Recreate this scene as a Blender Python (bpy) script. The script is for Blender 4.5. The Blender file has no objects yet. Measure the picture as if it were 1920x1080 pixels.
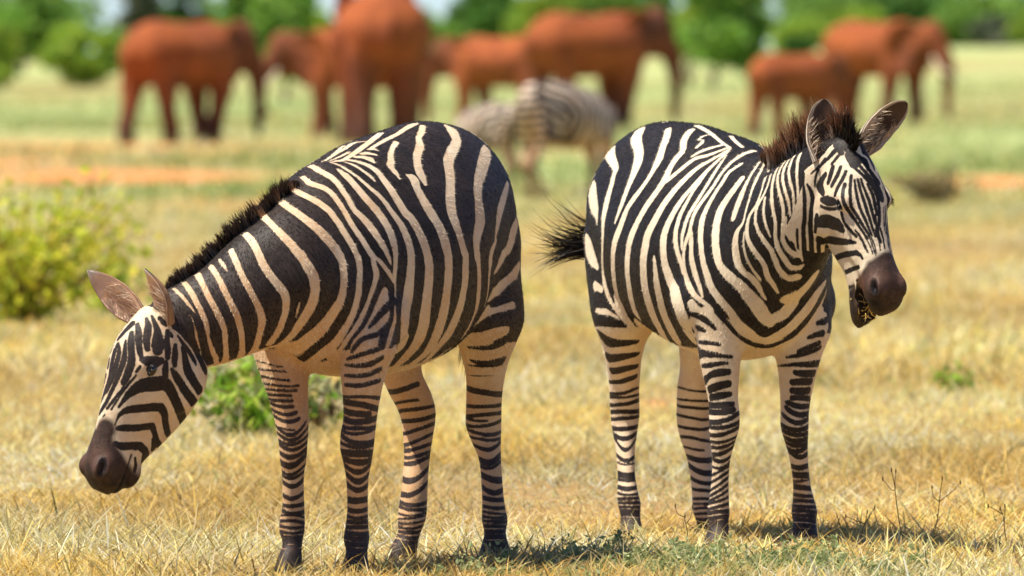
import bpy, math, random
import numpy as np
from mathutils import Vector, Matrix

scene = bpy.context.scene
col = scene.collection

# ------------------------------------------------------------------ camera
cam_d = bpy.data.cameras.new('camera')
cam = bpy.data.objects.new('camera', cam_d)
col.objects.link(cam)
cam.location = (0.0, 0.0, 1.49)
cam.rotation_euler = (math.radians(90), 0, 0)
cam_d.sensor_width = 36.0
cam_d.lens = 36.0 * 19020.0 / 1920.0
cam_d.shift_y = -(540.0 - 121.0) / 1920.0
cam_d.clip_start = 1.0
cam_d.clip_end = 20000.0
cam_d.dof.use_dof = True
cam_d.dof.focus_distance = 30.2
cam_d.dof.aperture_fstop = 5.9
scene.camera = cam

# ------------------------------------------------------------------ light
SUN_EL, SUN_AZ = 66.0, 251.0      # azimuth clockwise from +Y (away from the camera)
sd = Vector((math.sin(math.radians(SUN_AZ)) * math.cos(math.radians(SUN_EL)),
             math.cos(math.radians(SUN_AZ)) * math.cos(math.radians(SUN_EL)),
             math.sin(math.radians(SUN_EL))))
world = bpy.data.worlds.new('World')
scene.world = world
world.use_nodes = True
wn = world.node_tree.nodes
sky = wn.new('ShaderNodeTexSky')
sky.sky_type = 'NISHITA'
sky.sun_disc = False
sky.sun_elevation = math.radians(SUN_EL)
sky.sun_rotation = math.radians(SUN_AZ)
sky.dust_density = 0.0
sky.air_density = 0.7
sky.ozone_density = 4.0
tint = wn.new('ShaderNodeMix'); tint.data_type = 'RGBA'; tint.blend_type = 'MULTIPLY'      # a cleaner blue than the raw horizon
tint.inputs[0].default_value = 1.0
tint.inputs[7].default_value = (.86, .96, 1.14, 1)
world.node_tree.links.new(sky.outputs[0], tint.inputs[6])
world.node_tree.links.new(tint.outputs[2], wn['Background'].inputs[0])
wn['Background'].inputs[1].default_value = 0.07
sun_d = bpy.data.lights.new('sun', 'SUN')
sun_d.energy = 5.0
sun_d.angle = math.radians(0.53)
sun_d.color = (1.0, 0.93, 0.81)
sun = bpy.data.objects.new('sun', sun_d)
col.objects.link(sun)
sun.rotation_euler = sd.to_track_quat('Z', 'Y').to_euler()
scene.view_settings.view_transform = 'Standard'
scene.view_settings.look = 'None'
scene.view_settings.exposure = 0.8
scene.view_settings.gamma = 1.0
scene.cycles.use_denoising = True
scene.cycles.max_bounces = 6
scene.cycles.transparent_max_bounces = 4

rng = np.random.default_rng(7)
random.seed(7)

# ------------------------------------------------------------------ helpers
def new_mesh(name, V, F, smooth=True):
    """V (n,3); F list of (k,3|4) int arrays (or one array)."""
    if isinstance(F, np.ndarray): F = [F]
    F = [f for f in F if len(f)]
    me = bpy.data.meshes.new(name)
    V = np.asarray(V, np.float32)
    me.vertices.add(len(V)); me.vertices.foreach_set('co', V.ravel())
    loops = np.concatenate([np.asarray(f, np.int32).ravel() for f in F])
    tot = np.concatenate([np.full(len(f), f.shape[1], np.int32) for f in F])
    start = np.concatenate([[0], np.cumsum(tot)[:-1]]).astype(np.int32)
    me.loops.add(len(loops)); me.loops.foreach_set('vertex_index', loops)
    me.polygons.add(len(tot)); me.polygons.foreach_set('loop_start', start)
    me.polygons.foreach_set('loop_total', tot)
    me.polygons.foreach_set('use_smooth', np.full(len(tot), smooth))
    me.update(calc_edges=True)
    return me

def link(name, me, mat=None, parent=None):
    o = bpy.data.objects.new(name, me)
    col.objects.link(o)
    if mat: me.materials.append(mat)
    if parent: o.parent = parent
    return o

def empty(name, loc=(0, 0, 0), rz=0.0):
    o = bpy.data.objects.new(name, None)
    o.empty_display_size = 0.2
    col.objects.link(o)
    o.location = loc
    o.rotation_euler = (0, 0, math.radians(rz))
    return o

def tag(o, label=None, cat=None, group=None, kind=None):
    if label: o['label'] = label
    if cat: o['category'] = cat
    if group: o['group'] = group
    if kind: o['kind'] = kind
    return o

def fattr(me, name, arr):
    a = me.attributes.new(name, 'FLOAT', 'POINT'); a.data.foreach_set('value', np.asarray(arr, np.float32).ravel())
def cattr(me, name, arr):
    a = me.attributes.new(name, 'FLOAT_COLOR', 'POINT'); a.data.foreach_set('color', np.asarray(arr, np.float32).ravel())

def nrm(v):
    v = np.asarray(v, float); return v / (np.linalg.norm(v) + 1e-12)

def resample(P, m):
    """Catmull-Rom through rows of P, m rows per span."""
    P = np.asarray(P, float)
    n = len(P); out = []
    for i in range(n - 1):
        p0 = P[i - 1] if i else 2 * P[0] - P[1]
        p3 = P[i + 2] if i + 2 < n else 2 * P[-1] - P[-2]
        p1, p2 = P[i], P[i + 1]
        for k in range(m):
            t = k / m
            out.append(.5 * (2 * p1 + (p2 - p0) * t + (2 * p0 - 5 * p1 + 4 * p2 - p3) * t * t + (3 * p1 - p0 - 3 * p2 + p3) * t ** 3))
    out.append(P[-1])
    return np.array(out)

def ring_mesh(rings):
    """rings (m,n,3) -> closed tube with fan caps"""
    m, n, _ = rings.shape
    V = rings.reshape(-1, 3)
    i = np.arange(m - 1)[:, None] * n; j = np.arange(n)[None, :]; j2 = (j + 1) % n
    Q = np.stack([i + j, i + j2, i + n + j2, i + n + j], -1).reshape(-1, 4)
    c0, c1 = rings[0].mean(0), rings[-1].mean(0)
    V = np.vstack([V, c0, c1]); b = m * n
    jj = np.arange(n); jn = (jj + 1) % n
    T = np.vstack([np.stack([np.full(n, b), jn, jj], -1), np.stack([np.full(n, b + 1), (m - 1) * n + jj, (m - 1) * n + jn], -1)])
    return V, Q, T

def tube(C, up, rs_, ru, rd=None, egg=0.0, n=28, m=6, fixed=None, etop=0.0):
    """C centres, rs_ side radius, ru / rd radius along +up / -up.  fixed=(S,U): constant frame."""
    C = np.asarray(C, float); rd = ru if rd is None else rd
    egg = np.broadcast_to(egg, len(C))
    A = resample(np.column_stack([C, rs_, ru, rd, egg]), m)
    C, a, b1, b2, eg = A[:, :3], A[:, 3], A[:, 4], A[:, 5], A[:, 6]
    th = np.linspace(0, 2 * np.pi, n, endpoint=False)
    cs, sn = np.cos(th), np.sin(th)
    T = np.gradient(C, axis=0)
    rings = []
    for k in range(len(C)):
        if fixed: S, U = fixed
        else:
            t = nrm(T[k]); S = nrm(np.cross(up, t)); U = np.cross(t, S)
        bb = np.where(sn >= 0, b1[k], b2[k])
        aa = a[k] * (1 - eg[k] * np.clip(-sn, 0, 1) ** 1.5 - etop * np.clip(sn, 0, 1) ** 1.5)
        rings.append(C[k] + np.outer(cs * aa, S) + np.outer(sn * bb, U))
    return ring_mesh(np.array(rings))

def ball(c, r, axes=None, nu=20, nv=14):
    th = np.linspace(0, 2 * np.pi, nu, endpoint=False); ph = np.linspace(-np.pi / 2 + .12, np.pi / 2 - .12, nv)
    if axes is None: axes = np.eye(3)
    r = np.broadcast_to(r, 3)
    rings = []
    for p in ph:
        q = np.stack([np.cos(th) * np.cos(p) * r[0], np.sin(th) * np.cos(p) * r[1], np.full(nu, np.sin(p) * r[2])], -1)
        rings.append(np.asarray(c) + q @ axes)
    return ring_mesh(np.array(rings))

def fuse(pieces, voxel, iters=4):
    """Union of closed pieces as one continuous skin; returns verts, quads, normals."""
    Vs, Fs, off = [], [], 0
    for V, Q, T in pieces:
        Vs.append(V); Fs += [Q + off, T + off]; off += len(V)
    me = new_mesh('fuse_tmp', np.vstack(Vs), Fs)
    o = bpy.data.objects.new('fuse_tmp', me); col.objects.link(o)
    md = o.modifiers.new('r', 'REMESH'); md.mode = 'VOXEL'; md.voxel_size = voxel; md.adaptivity = 0
    dg = bpy.context.evaluated_depsgraph_get()
    m2 = bpy.data.meshes.new_from_object(o.evaluated_get(dg))
    V = np.empty(len(m2.vertices) * 3, np.float32); m2.vertices.foreach_get('co', V); V = V.reshape(-1, 3).astype(float)
    lt = np.empty(len(m2.polygons), np.int32); m2.polygons.foreach_get('loop_total', lt)
    lv = np.empty(len(m2.loops), np.int32); m2.loops.foreach_get('vertex_index', lv)
    assert (lt == 4).all()
    Q = lv.reshape(-1, 4)
    bpy.data.objects.remove(o); bpy.data.meshes.remove(me); bpy.data.meshes.remove(m2)
    return smooth(V, Q, iters), Q

def smooth(V, Q, iters, w=None):
    E = np.vstack([Q[:, [0, 1]], Q[:, [1, 2]], Q[:, [2, 3]], Q[:, [3, 0]]])
    a = np.concatenate([E[:, 0], E[:, 1]]); b = np.concatenate([E[:, 1], E[:, 0]])
    n = len(V); deg = np.bincount(a, minlength=n)
    w = .5 if w is None else w[:, None]
    for _ in range(iters):
        for lam in (w, -w * .96 if not isinstance(w, float) else -w * .96):
            L = np.stack([np.bincount(a, V[b, k], n) for k in range(3)], -1) / np.maximum(deg, 1)[:, None] - V
            V = V + lam * L
    return V

def relax(V, Q, iters, w):
    E = np.vstack([Q[:, [0, 1]], Q[:, [1, 2]], Q[:, [2, 3]], Q[:, [3, 0]]])
    a = np.concatenate([E[:, 0], E[:, 1]]); b = np.concatenate([E[:, 1], E[:, 0]])
    n = len(V); deg = np.maximum(np.bincount(a, minlength=n), 1)[:, None]
    for _ in range(iters):
        L = np.stack([np.bincount(a, V[b, k], n) for k in range(3)], -1) / deg - V
        V = V + .6 * w[:, None] * L
    return V

def normals(V, Q):
    N = np.cross(V[Q[:, 2]] - V[Q[:, 0]], V[Q[:, 3]] - V[Q[:, 1]])
    out = np.zeros_like(V)
    for k in range(4):
        for c in range(3): out[:, c] += np.bincount(Q[:, k], N[:, c], len(V))
    return out / (np.linalg.norm(out, axis=1, keepdims=True) + 1e-12)

# ------------------------------------------------------------------ node helpers
def material(name, rough=.8, spec=.3):
    m = bpy.data.materials.new(name); m.use_nodes = True
    nt = m.node_tree; b = nt.nodes['Principled BSDF']
    b.inputs['Roughness'].default_value = rough
    b.inputs['Specular IOR Level'].default_value = spec
    return m, nt, b
def nd(nt, t, **kw):
    n = nt.nodes.new(t)
    for k, v in kw.items():
        if k.startswith('i_'):
            n.inputs[int(k[2:]) if k[2:].isdigit() else k[2:].replace('_', ' ')].default_value = v
        else: setattr(n, k, v)
    return n
def mixc(nt, fac, a, b):
    n = nt.nodes.new('ShaderNodeMix'); n.data_type = 'RGBA'
    for sock, v in ((n.inputs[0], fac), (n.inputs[6], a), (n.inputs[7], b)):
        if hasattr(v, 'is_linked'): nt.links.new(v, sock)
        elif isinstance(v, (int, float)): sock.default_value = v
        else: sock.default_value = (*v, 1)
    return n.outputs[2]
def mathn(nt, op, a, b=None, clamp=False):
    n = nt.nodes.new('ShaderNodeMath'); n.operation = op; n.use_clamp = clamp
    for sock, v in zip(n.inputs, (a, b)):
        if v is None: continue
        if hasattr(v, 'is_linked'): nt.links.new(v, sock)
        else: sock.default_value = v
    return n.outputs[0]
def ramp(nt, v, lo, hi, smoothed=True):
    n = nt.nodes.new('ShaderNodeMapRange'); n.clamp = True
    if smoothed: n.interpolation_type = 'SMOOTHSTEP'
    nt.links.new(v, n.inputs[0]); n.inputs[1].default_value = lo; n.inputs[2].default_value = hi
    return n.outputs[0]
def noise(nt, scale, detail=3, rough=.5, vec=None, dist=0.0):
    n = nt.nodes.new('ShaderNodeTexNoise')
    n.inputs['Scale'].default_value = scale; n.inputs['Detail'].default_value = detail
    n.inputs['Roughness'].default_value = rough; n.inputs['Distortion'].default_value = dist
    if vec is not None: nt.links.new(vec, n.inputs['Vector'])
    return n
def attr(nt, name):
    n = nt.nodes.new('ShaderNodeAttribute'); n.attribute_name = name; return n
def objco(nt):
    return nt.nodes.new('ShaderNodeTexCoord').outputs['Object']

# body-frame measurements of the two near zebras (metres)
ZEBRA = {'A': {'ears': [{'base': (0.928, -0.3337, 0.7434), 'face': (0.8188, 0.5156, -0.2526), 'tip': (0.9972, -0.4822, 0.8933), 'w': 0.044},
                {'base': (0.9756, -0.2229, 0.7472), 'face': (0.7427, -0.6624, 0.0983), 'tip': (1.0432, -0.2731, 0.8991), 'w': 0.053}],
       'eye': 0.176,
       'head': {'a': (0.2775, -0.3114, -0.9089), 'n': (0.7993, -0.519, 0.303), 'o': (0.9164, -0.2616, 0.7563)},
       'hs': 0.94,
       'legs': {'LF': [(0.445, 0.1013, 1.0, 0.07, 0.13), (0.455, 0.1283, 0.88, 0.085, 0.15), (0.465, 0.135, 0.77, 0.085, 0.125), (0.475, 0.17, 0.6668, 0.0794, 0.1032),
                       (0.485, 0.1601, 0.6047, 0.0646, 0.0839), (0.495, 0.1589, 0.5427, 0.056, 0.07), (0.495, 0.1529, 0.4649, 0.0474, 0.0569),
                       (0.5, 0.1475, 0.4152, 0.0482, 0.0579), (0.505, 0.1465, 0.3687, 0.0482, 0.053), (0.5, 0.1458, 0.3218, 0.0389, 0.0467),
                       (0.495, 0.1434, 0.2781, 0.0311, 0.0389), (0.485, 0.1394, 0.1998, 0.0288, 0.0374), (0.475, 0.1328, 0.1448, 0.0319, 0.0415),
                       (0.475, 0.1311, 0.1058, 0.0366, 0.0457), (0.49, 0.1392, 0.0693, 0.0311, 0.0373), (0.505, 0.1422, 0.0358, 0.0366, 0.0457),
                       (0.515, 0.1444, 0.0005, 0.0482, 0.0602)],
                'LH': [(-0.445, 0.0944, 1.1, 0.09, 0.1275), (-0.445, 0.1121, 0.98, 0.1, 0.15), (-0.435, 0.118, 0.86, 0.1, 0.15), (-0.405, 0.1465, 0.7243, 0.0919, 0.1471),
                       (-0.425, 0.1274, 0.6596, 0.0768, 0.1229), (-0.465, 0.1069, 0.5943, 0.0609, 0.0913), (-0.515, 0.079, 0.5124, 0.0506, 0.0733),
                       (-0.545, 0.0622, 0.447, 0.0498, 0.0697), (-0.56, 0.0552, 0.403, 0.0498, 0.0698), (-0.55, 0.0688, 0.3537, 0.0418, 0.0564),
                       (-0.525, 0.0929, 0.3003, 0.0321, 0.0417), (-0.495, 0.1141, 0.2167, 0.0305, 0.0381), (-0.475, 0.1279, 0.1617, 0.0328, 0.0411),
                       (-0.475, 0.1314, 0.1217, 0.0377, 0.0471), (-0.46, 0.1393, 0.0824, 0.032, 0.0384), (-0.445, 0.1463, 0.0464, 0.04, 0.05),
                       (-0.435, 0.151, 0.0005, 0.0544, 0.0653)],
                'RF': [(0.445, -0.09, 1.0, 0.07, 0.13), (0.455, -0.114, 0.88, 0.085, 0.15), (0.465, -0.12, 0.77, 0.085, 0.125), (0.475, -0.1112, 0.6479, 0.0797, 0.1036),
                       (0.485, -0.1019, 0.6014, 0.0711, 0.0924), (0.495, -0.0891, 0.555, 0.0624, 0.078), (0.495, -0.0743, 0.4772, 0.0507, 0.0609),
                       (0.5, -0.0649, 0.4307, 0.046, 0.0552), (0.505, -0.0598, 0.3841, 0.0421, 0.0463), (0.5, -0.0623, 0.334, 0.0374, 0.0449),
                       (0.495, -0.0656, 0.2869, 0.0304, 0.038), (0.485, -0.0697, 0.2038, 0.0297, 0.0386), (0.475, -0.0781, 0.161, 0.0344, 0.0447),
                       (0.475, -0.0798, 0.1251, 0.0359, 0.0449), (0.49, -0.0707, 0.0869, 0.0281, 0.0337), (0.505, -0.0702, 0.0532, 0.0328, 0.041),
                       (0.515, -0.0705, 0.0068, 0.0421, 0.0526)],
                'RH': [(-0.445, -0.12, 1.1, 0.09, 0.17), (-0.445, -0.1425, 0.98, 0.1, 0.2), (-0.435, -0.15, 0.86, 0.1, 0.2), (-0.355, -0.1265, 0.6584, 0.0801, 0.1202),
                       (-0.385, -0.1426, 0.5773, 0.0594, 0.089), (-0.425, -0.128, 0.5041, 0.0578, 0.0838), (-0.455, -0.1201, 0.4552, 0.0538, 0.0754),
                       (-0.475, -0.1225, 0.4143, 0.0474, 0.0664), (-0.475, -0.1234, 0.3661, 0.0418, 0.0564), (-0.455, -0.1174, 0.3025, 0.037, 0.048),
                       (-0.425, -0.1102, 0.2235, 0.0369, 0.0462), (-0.415, -0.1107, 0.1677, 0.0401, 0.0501), (-0.405, -0.1104, 0.1247, 0.0409, 0.0511),
                       (-0.39, -0.113, 0.0804, 0.0337, 0.0404), (-0.375, -0.1209, 0.0456, 0.0377, 0.0471), (-0.365, -0.1259, 0.0043, 0.0433, 0.0519)]},
       'loc': (-0.3719, 30.1, 0.0),
       'mane': {'len': 0.056,
                'path': [(0.5411, -0.0246, 1.1365), (0.6302, -0.0501, 1.0969), (0.7078, -0.0982, 1.0294), (0.7641, -0.148, 0.9678), (0.8115, -0.2022, 0.9078),
                         (0.8522, -0.2422, 0.8649), (0.8788, -0.2756, 0.8233)]},
       'neck': [(0.42, -0.01, 0.93, 0.25, 0.18), (0.54, -0.04, 0.9, 0.225, 0.165), (0.6284, 0.001, 0.8783, 0.195, 0.15), (0.7106, -0.0569, 0.8313, 0.175, 0.13),
                (0.7748, -0.1236, 0.7824, 0.15, 0.112), (0.8293, -0.1932, 0.7442, 0.135, 0.098), (0.8766, -0.2472, 0.7215, 0.12, 0.085),
                (0.9006, -0.2749, 0.7001, 0.09, 0.07)],
       'open': 0,
       'right': (-0.4226, 0.9063, 0.0),
       'rings': {'LF': [(632, 640, 659, 51, -1.5, 1.5), (609, 614, 636, 58, -1.5, 1.5), (587, 587, 609, 66, -1.5, 1.5), (556, 554, 566, 58, -1.5, 1.5),
                        (548, 546, 554, 39, 0.2, 1.5), (527, 525, 517, 70, -1.5, 1.5), (508, 500, 484, 86, -1.5, 1.5), (482, 473, 469, 89, -1.5, 0.5),
                        (457, 449, 459, 86, -1.5, 1.5), (434, 430, 434, 54, -1.5, 1.5), (424, 414, 430, 47, -1.5, 1.5), (410, 387, 395, 70, -1.5, 1.5),
                        (387, 375, 383, 51, -1.5, 1.5), (360, 356, 360, 97, -1.5, 1.5), (340, 331, 340, 86, -1.5, 1.5), (321, 303, 325, 78, -1.5, 1.5),
                        (297, 276, 297, 89, -1.5, 1.5), (266, 251, 266, 78, -1.5, 1.5), (222, 220, 224, 93, -1.5, 1.5), (196, 189, 194, 70, -1.5, 1.5),
                        (177, 169, 173, 51, -1.5, 1.5), (161, 156, 157, 58, -1.5, 1.5), (144, 142, 142, 54, -1.5, 1.5), (128, 122, 122, 66, -1.5, 1.5),
                        (113, 107, 107, 70, -1.5, 1.5), (93, 91, 89, 70, -1.5, 1.5), (78, 72, 72, 74, -1.5, 1.5), (60, 56, 56, 78, -1.5, 1.5),
                        (45, 41, 41, 78, -1.5, 1.5)],
                 'LH': [(519, 507, 497, 84, -1.5, 1.5), (465, 463, 465, 56, -1.5, 1.5), (433, 437, 441, 56, -1.5, 1.5), (427, 417, 433, 40, -1.5, 0.2),
                        (405, 401, 417, 52, -1.5, 1.5), (391, 375, 383, 56, -1.5, 1.5), (369, 359, 365, 44, -1.5, 1.5), (345, 331, 353, 60, -1.5, 1.5),
                        (301, 293, 317, 100, -1.5, 1.5), (281, 277, 297, 48, -1.5, 1.5), (257, 243, 241, 96, -1.5, 1.5), (221, 205, 213, 76, -1.5, 1.5),
                        (189, 185, 185, 64, -1.5, 1.5), (165, 161, 161, 52, -1.5, 1.5), (149, 145, 141, 40, -1.5, 1.5), (135, 131, 129, 40, -1.5, 1.5),
                        (121, 119, 117, 44, -1.5, 1.5), (105, 105, 101, 52, -1.5, 1.5), (89, 89, 85, 60, -1.5, 1.5), (73, 73, 69, 72, -1.5, 1.5),
                        (56, 52, 52, 80, -1.5, 1.5)],
                 'RF': [(625, 606, 602, 27, -1.5, 0.0), (600, 592, 586, 31, -1.5, 0.1), (579, 567, 569, 35, -1.5, 0.2), (559, 549, 555, 35, -1.5, 0.6),
                        (543, 536, 542, 35, -1.5, 0.5), (528, 522, 526, 39, -1.5, 0.2), (514, 506, 512, 47, -1.5, 0.2), (501, 489, 504, 51, -1.5, 0.2),
                        (481, 467, 493, 55, -1.5, 0.35), (462, 446, 473, 59, -1.5, 0.45), (430, 421, 430, 31, -0.9, 0.1), (430, 407, 454, 55, -1.5, 0.8),
                        (411, 391, 430, 51, -1.5, 1.5), (391, 378, 407, 47, -1.5, 1.5), (380, 362, 389, 55, -1.5, 1.5), (356, 341, 368, 66, -1.5, 1.5),
                        (327, 317, 348, 94, -1.5, 1.5), (300, 292, 317, 51, -1.5, 1.5), (288, 280, 300, 47, -1.5, 1.5), (270, 257, 278, 66, -1.5, 1.5),
                        (233, 222, 239, 66, -1.5, 1.5), (202, 200, 204, 59, -1.5, 1.5), (186, 177, 181, 59, -1.5, 1.5), (169, 173, 165, 35, -1.5, 1.5),
                        (151, 155, 149, 51, -1.5, 1.5), (138, 134, 138, 43, -1.5, 1.5), (124, 118, 124, 47, -1.5, 1.5), (112, 105, 110, 47, -1.5, 1.5),
                        (99, 95, 99, 59, -1.5, 1.5), (85, 81, 87, 59, -1.5, 1.5)],
                 'RH': [(506, 520, 540, 72, -1.5, 0.6), (472, 480, 484, 44, -1.5, 0.3), (448, 454, 464, 52, -1.5, 1.5), (418, 420, 432, 68, -1.5, 1.5),
                        (376, 392, 408, 56, -1.5, 1.5), (344, 360, 380, 52, -1.5, 1.5), (328, 336, 348, 60, -1.5, 1.5), (308, 312, 324, 56, -1.5, 1.5),
                        (288, 294, 308, 60, -1.5, 1.5), (288, 290, 312, 56, -1.5, 1.5), (240, 242, 276, 88, -1.5, 1.5), (197, 201, 231, 80, -1.5, 1.5),
                        (173, 167, 175, 60, -1.5, 1.5), (159, 153, 155, 48, -1.5, 1.5), (139, 135, 143, 36, -1.5, 1.5), (123, 127, 135, 32, -1.5, 1.5),
                        (111, 111, 119, 36, -1.5, 1.5), (101, 95, 103, 40, -1.5, 1.5), (87, 83, 87, 44, -1.5, 1.5), (75, 69, 71, 48, -1.5, 1.5),
                        (59, 55, 55, 60, -1.5, 1.5)]},
       'rot': -115.0,
       'tail': [(-0.6, 0, 1.17, 0.035), (-0.69, 0, 1.13, 0.03), (-0.735, -0.03, 1.03, 0.024), (-0.74, -0.06, 0.9, 0.018), (-0.735, -0.07, 0.8, 0.013)],
       'torso': [(-0.7, 1.1, 0.98, 0.05), (-0.665, 1.19, 0.88, 0.1), (-0.58, 1.265, 0.8, 0.155), (-0.45, 1.31, 0.72, 0.2), (-0.28, 1.325, 0.63, 0.25),
                 (-0.08, 1.305, 0.585, 0.285), (0.12, 1.275, 0.57, 0.285), (0.3, 1.235, 0.572, 0.262), (0.46, 1.19, 0.59, 0.225), (0.58, 1.11, 0.64, 0.175),
                 (0.66, 1.02, 0.7, 0.12), (0.7, 0.95, 0.78, 0.05)],
       'tuft': {'dir': (0.02, -0.02, -1), 'fan': (0.06, -0.06, 0), 'len': 0.28}},
 'B': {'ears': [{'base': (1.0277, 0.0095, 1.1902), 'face': (0.9843, -0.1466, -0.0984), 'tip': (0.9931, 0.0332, 1.3845), 'w': 0.05},
                {'base': (0.9648, 0.1458, 1.2218), 'face': (0.9504, 0.183, -0.2516), 'tip': (0.9811, 0.3018, 1.3745), 'w': 0.05}],
       'eye': 0.215,
       'head': {'a': (0.3989, 0.1761, -0.8999), 'n': (0.8704, 0.2164, 0.4422), 'o': (1.0054, 0.0736, 1.2353)},
       'hs': 0.93,
       'legs': {'LF': [(0.445, 0.105, 1.0, 0.07, 0.13), (0.455, 0.133, 0.88, 0.085, 0.15), (0.465, 0.14, 0.77, 0.085, 0.125), (0.475, 0.1344, 0.6666, 0.0908, 0.118),
                       (0.485, 0.1232, 0.6175, 0.0767, 0.0997), (0.495, 0.1146, 0.5518, 0.0602, 0.0752), (0.495, 0.1085, 0.4612, 0.0462, 0.0554),
                       (0.5, 0.1033, 0.412, 0.0429, 0.0514), (0.505, 0.1016, 0.3676, 0.0429, 0.0471), (0.5, 0.1103, 0.3179, 0.0346, 0.0415),
                       (0.495, 0.1189, 0.2682, 0.028, 0.035), (0.485, 0.131, 0.1968, 0.0264, 0.0343), (0.475, 0.1405, 0.1467, 0.0322, 0.0418),
                       (0.475, 0.1431, 0.1054, 0.0396, 0.0495), (0.49, 0.1389, 0.0731, 0.0355, 0.0426), (0.505, 0.1329, 0.0442, 0.0396, 0.0495),
                       (0.515, 0.1313, 0.0183, 0.0478, 0.0597)],
                'LH': [(-0.445, 0.12, 1.1, 0.09, 0.17), (-0.445, 0.1425, 0.98, 0.1, 0.2), (-0.435, 0.15, 0.86, 0.1, 0.2), (-0.375, 0.0765, 0.6119, 0.0592, 0.0888),
                       (-0.405, 0.081, 0.5264, 0.0525, 0.0787), (-0.445, 0.0878, 0.4574, 0.0551, 0.0799), (-0.475, 0.0957, 0.4054, 0.0552, 0.0772),
                       (-0.495, 0.1005, 0.3538, 0.0535, 0.0749), (-0.495, 0.1058, 0.2994, 0.0484, 0.0653), (-0.475, 0.1127, 0.2355, 0.039, 0.0508),
                       (-0.445, 0.11, 0.1603, 0.0339, 0.0424), (-0.435, 0.1121, 0.1014, 0.0356, 0.0445), (-0.425, 0.1151, 0.0645, 0.0381, 0.0477),
                       (-0.41, 0.1173, 0.0261, 0.0313, 0.0376), (-0.395, 0.1151, -0.002, 0.0373, 0.0466), (-0.385, 0.11, -0.0354, 0.0457, 0.0549)],
                'RF': [(0.445, -0.105, 1.0, 0.07, 0.13), (0.455, -0.133, 0.88, 0.085, 0.15), (0.465, -0.14, 0.77, 0.085, 0.125), (0.475, -0.1226, 0.6521, 0.0807, 0.1049),
                       (0.485, -0.1346, 0.6031, 0.0658, 0.0856), (0.495, -0.1344, 0.5376, 0.0559, 0.0699), (0.495, -0.1284, 0.4635, 0.0452, 0.0543),
                       (0.5, -0.1257, 0.4143, 0.0461, 0.0553), (0.505, -0.1273, 0.37, 0.046, 0.0507), (0.5, -0.1309, 0.3206, 0.0362, 0.0434),
                       (0.495, -0.1335, 0.2711, 0.0271, 0.0339), (0.485, -0.1346, 0.2, 0.0263, 0.0342), (0.475, -0.1348, 0.142, 0.0313, 0.0407),
                       (0.475, -0.1365, 0.1058, 0.0346, 0.0432), (0.49, -0.1397, 0.0686, 0.0296, 0.0355), (0.505, -0.1498, 0.0381, 0.0345, 0.0432),
                       (0.515, -0.1548, 0.0058, 0.0427, 0.0534)],
                'RH': [(-0.445, -0.1344, 1.1, 0.09, 0.17), (-0.445, -0.1596, 0.98, 0.1, 0.2), (-0.435, -0.168, 0.86, 0.1, 0.2), (-0.405, -0.1651, 0.6806, 0.0955, 0.1528),
                       (-0.425, -0.1597, 0.6125, 0.0676, 0.1082), (-0.465, -0.1452, 0.5436, 0.0542, 0.0813), (-0.515, -0.1266, 0.4742, 0.0466, 0.0676),
                       (-0.545, -0.1162, 0.4138, 0.0458, 0.0642), (-0.56, -0.1096, 0.3674, 0.0442, 0.0618), (-0.55, -0.1128, 0.3168, 0.0374, 0.0504),
                       (-0.525, -0.1199, 0.2618, 0.0297, 0.0386), (-0.495, -0.1259, 0.1866, 0.028, 0.035), (-0.475, -0.1269, 0.1281, 0.033, 0.0413),
                       (-0.475, -0.1225, 0.0942, 0.0356, 0.0445), (-0.46, -0.1237, 0.0559, 0.0305, 0.0366), (-0.445, -0.1267, 0.0193, 0.0355, 0.0444),
                       (-0.435, -0.1299, -0.0174, 0.0457, 0.0548)]},
       'loc': (0.6286, 31.8, 0.0),
       'mane': {'len': 0.112,
                'path': [(0.567, -0.0267, 1.2288), (0.6924, -0.027, 1.2265), (0.8101, -0.0182, 1.2323), (0.9002, 0.003, 1.2476), (0.9524, 0.0368, 1.2674),
                         (1.0234, 0.064, 1.2841), (1.0907, 0.0787, 1.2715), (1.1342, 0.0843, 1.246)]},
       'neck': [(0.34, 0.0, 0.98, 0.22, 0.17), (0.48, 0.01, 0.975, 0.235, 0.17), (0.6801, 0.0013, 0.9577, 0.205, 0.15), (0.841, 0.0144, 1.0483, 0.165, 0.125),
                (0.9334, 0.0432, 1.1291, 0.127, 0.103), (0.9927, 0.0659, 1.1897, 0.098, 0.083), (1.0178, 0.0797, 1.2402, 0.08, 0.065)],
       'open': 1,
       'right': (0.2924, 0.9563, 0.0),
       'rings': {'LF': [(461, 463, 457, 91, -0.2, 1.5), (461, 436, 436, 82, -0.6, 1.5), (445, 412, 412, 82, -0.6, 1.5), (416, 385, 395, 74, -0.8, 1.5),
                        (379, 362, 370, 74, -1.5, 1.5), (362, 346, 350, 66, -1.5, 1.5), (341, 327, 333, 74, -1.5, 1.5), (325, 311, 317, 62, -1.5, 1.5),
                        (306, 294, 309, 70, -1.5, 1.5), (298, 276, 288, 70, -1.5, 1.5), (251, 245, 251, 74, -1.5, 1.5), (226, 222, 222, 91, -1.5, 1.5),
                        (205, 205, 210, 33, -1.5, 1.5), (189, 185, 181, 82, -1.5, 1.5), (164, 160, 156, 54, -1.5, 1.5), (144, 144, 139, 54, -1.5, 1.5),
                        (127, 125, 123, 54, -1.5, 1.5), (111, 111, 107, 58, -1.5, 1.5), (96, 96, 92, 58, -1.5, 1.5), (82, 82, 78, 62, -1.5, 1.5),
                        (65, 65, 61, 70, -1.5, 1.5), (51, 49, 45, 70, -1.5, 1.5)],
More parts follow.
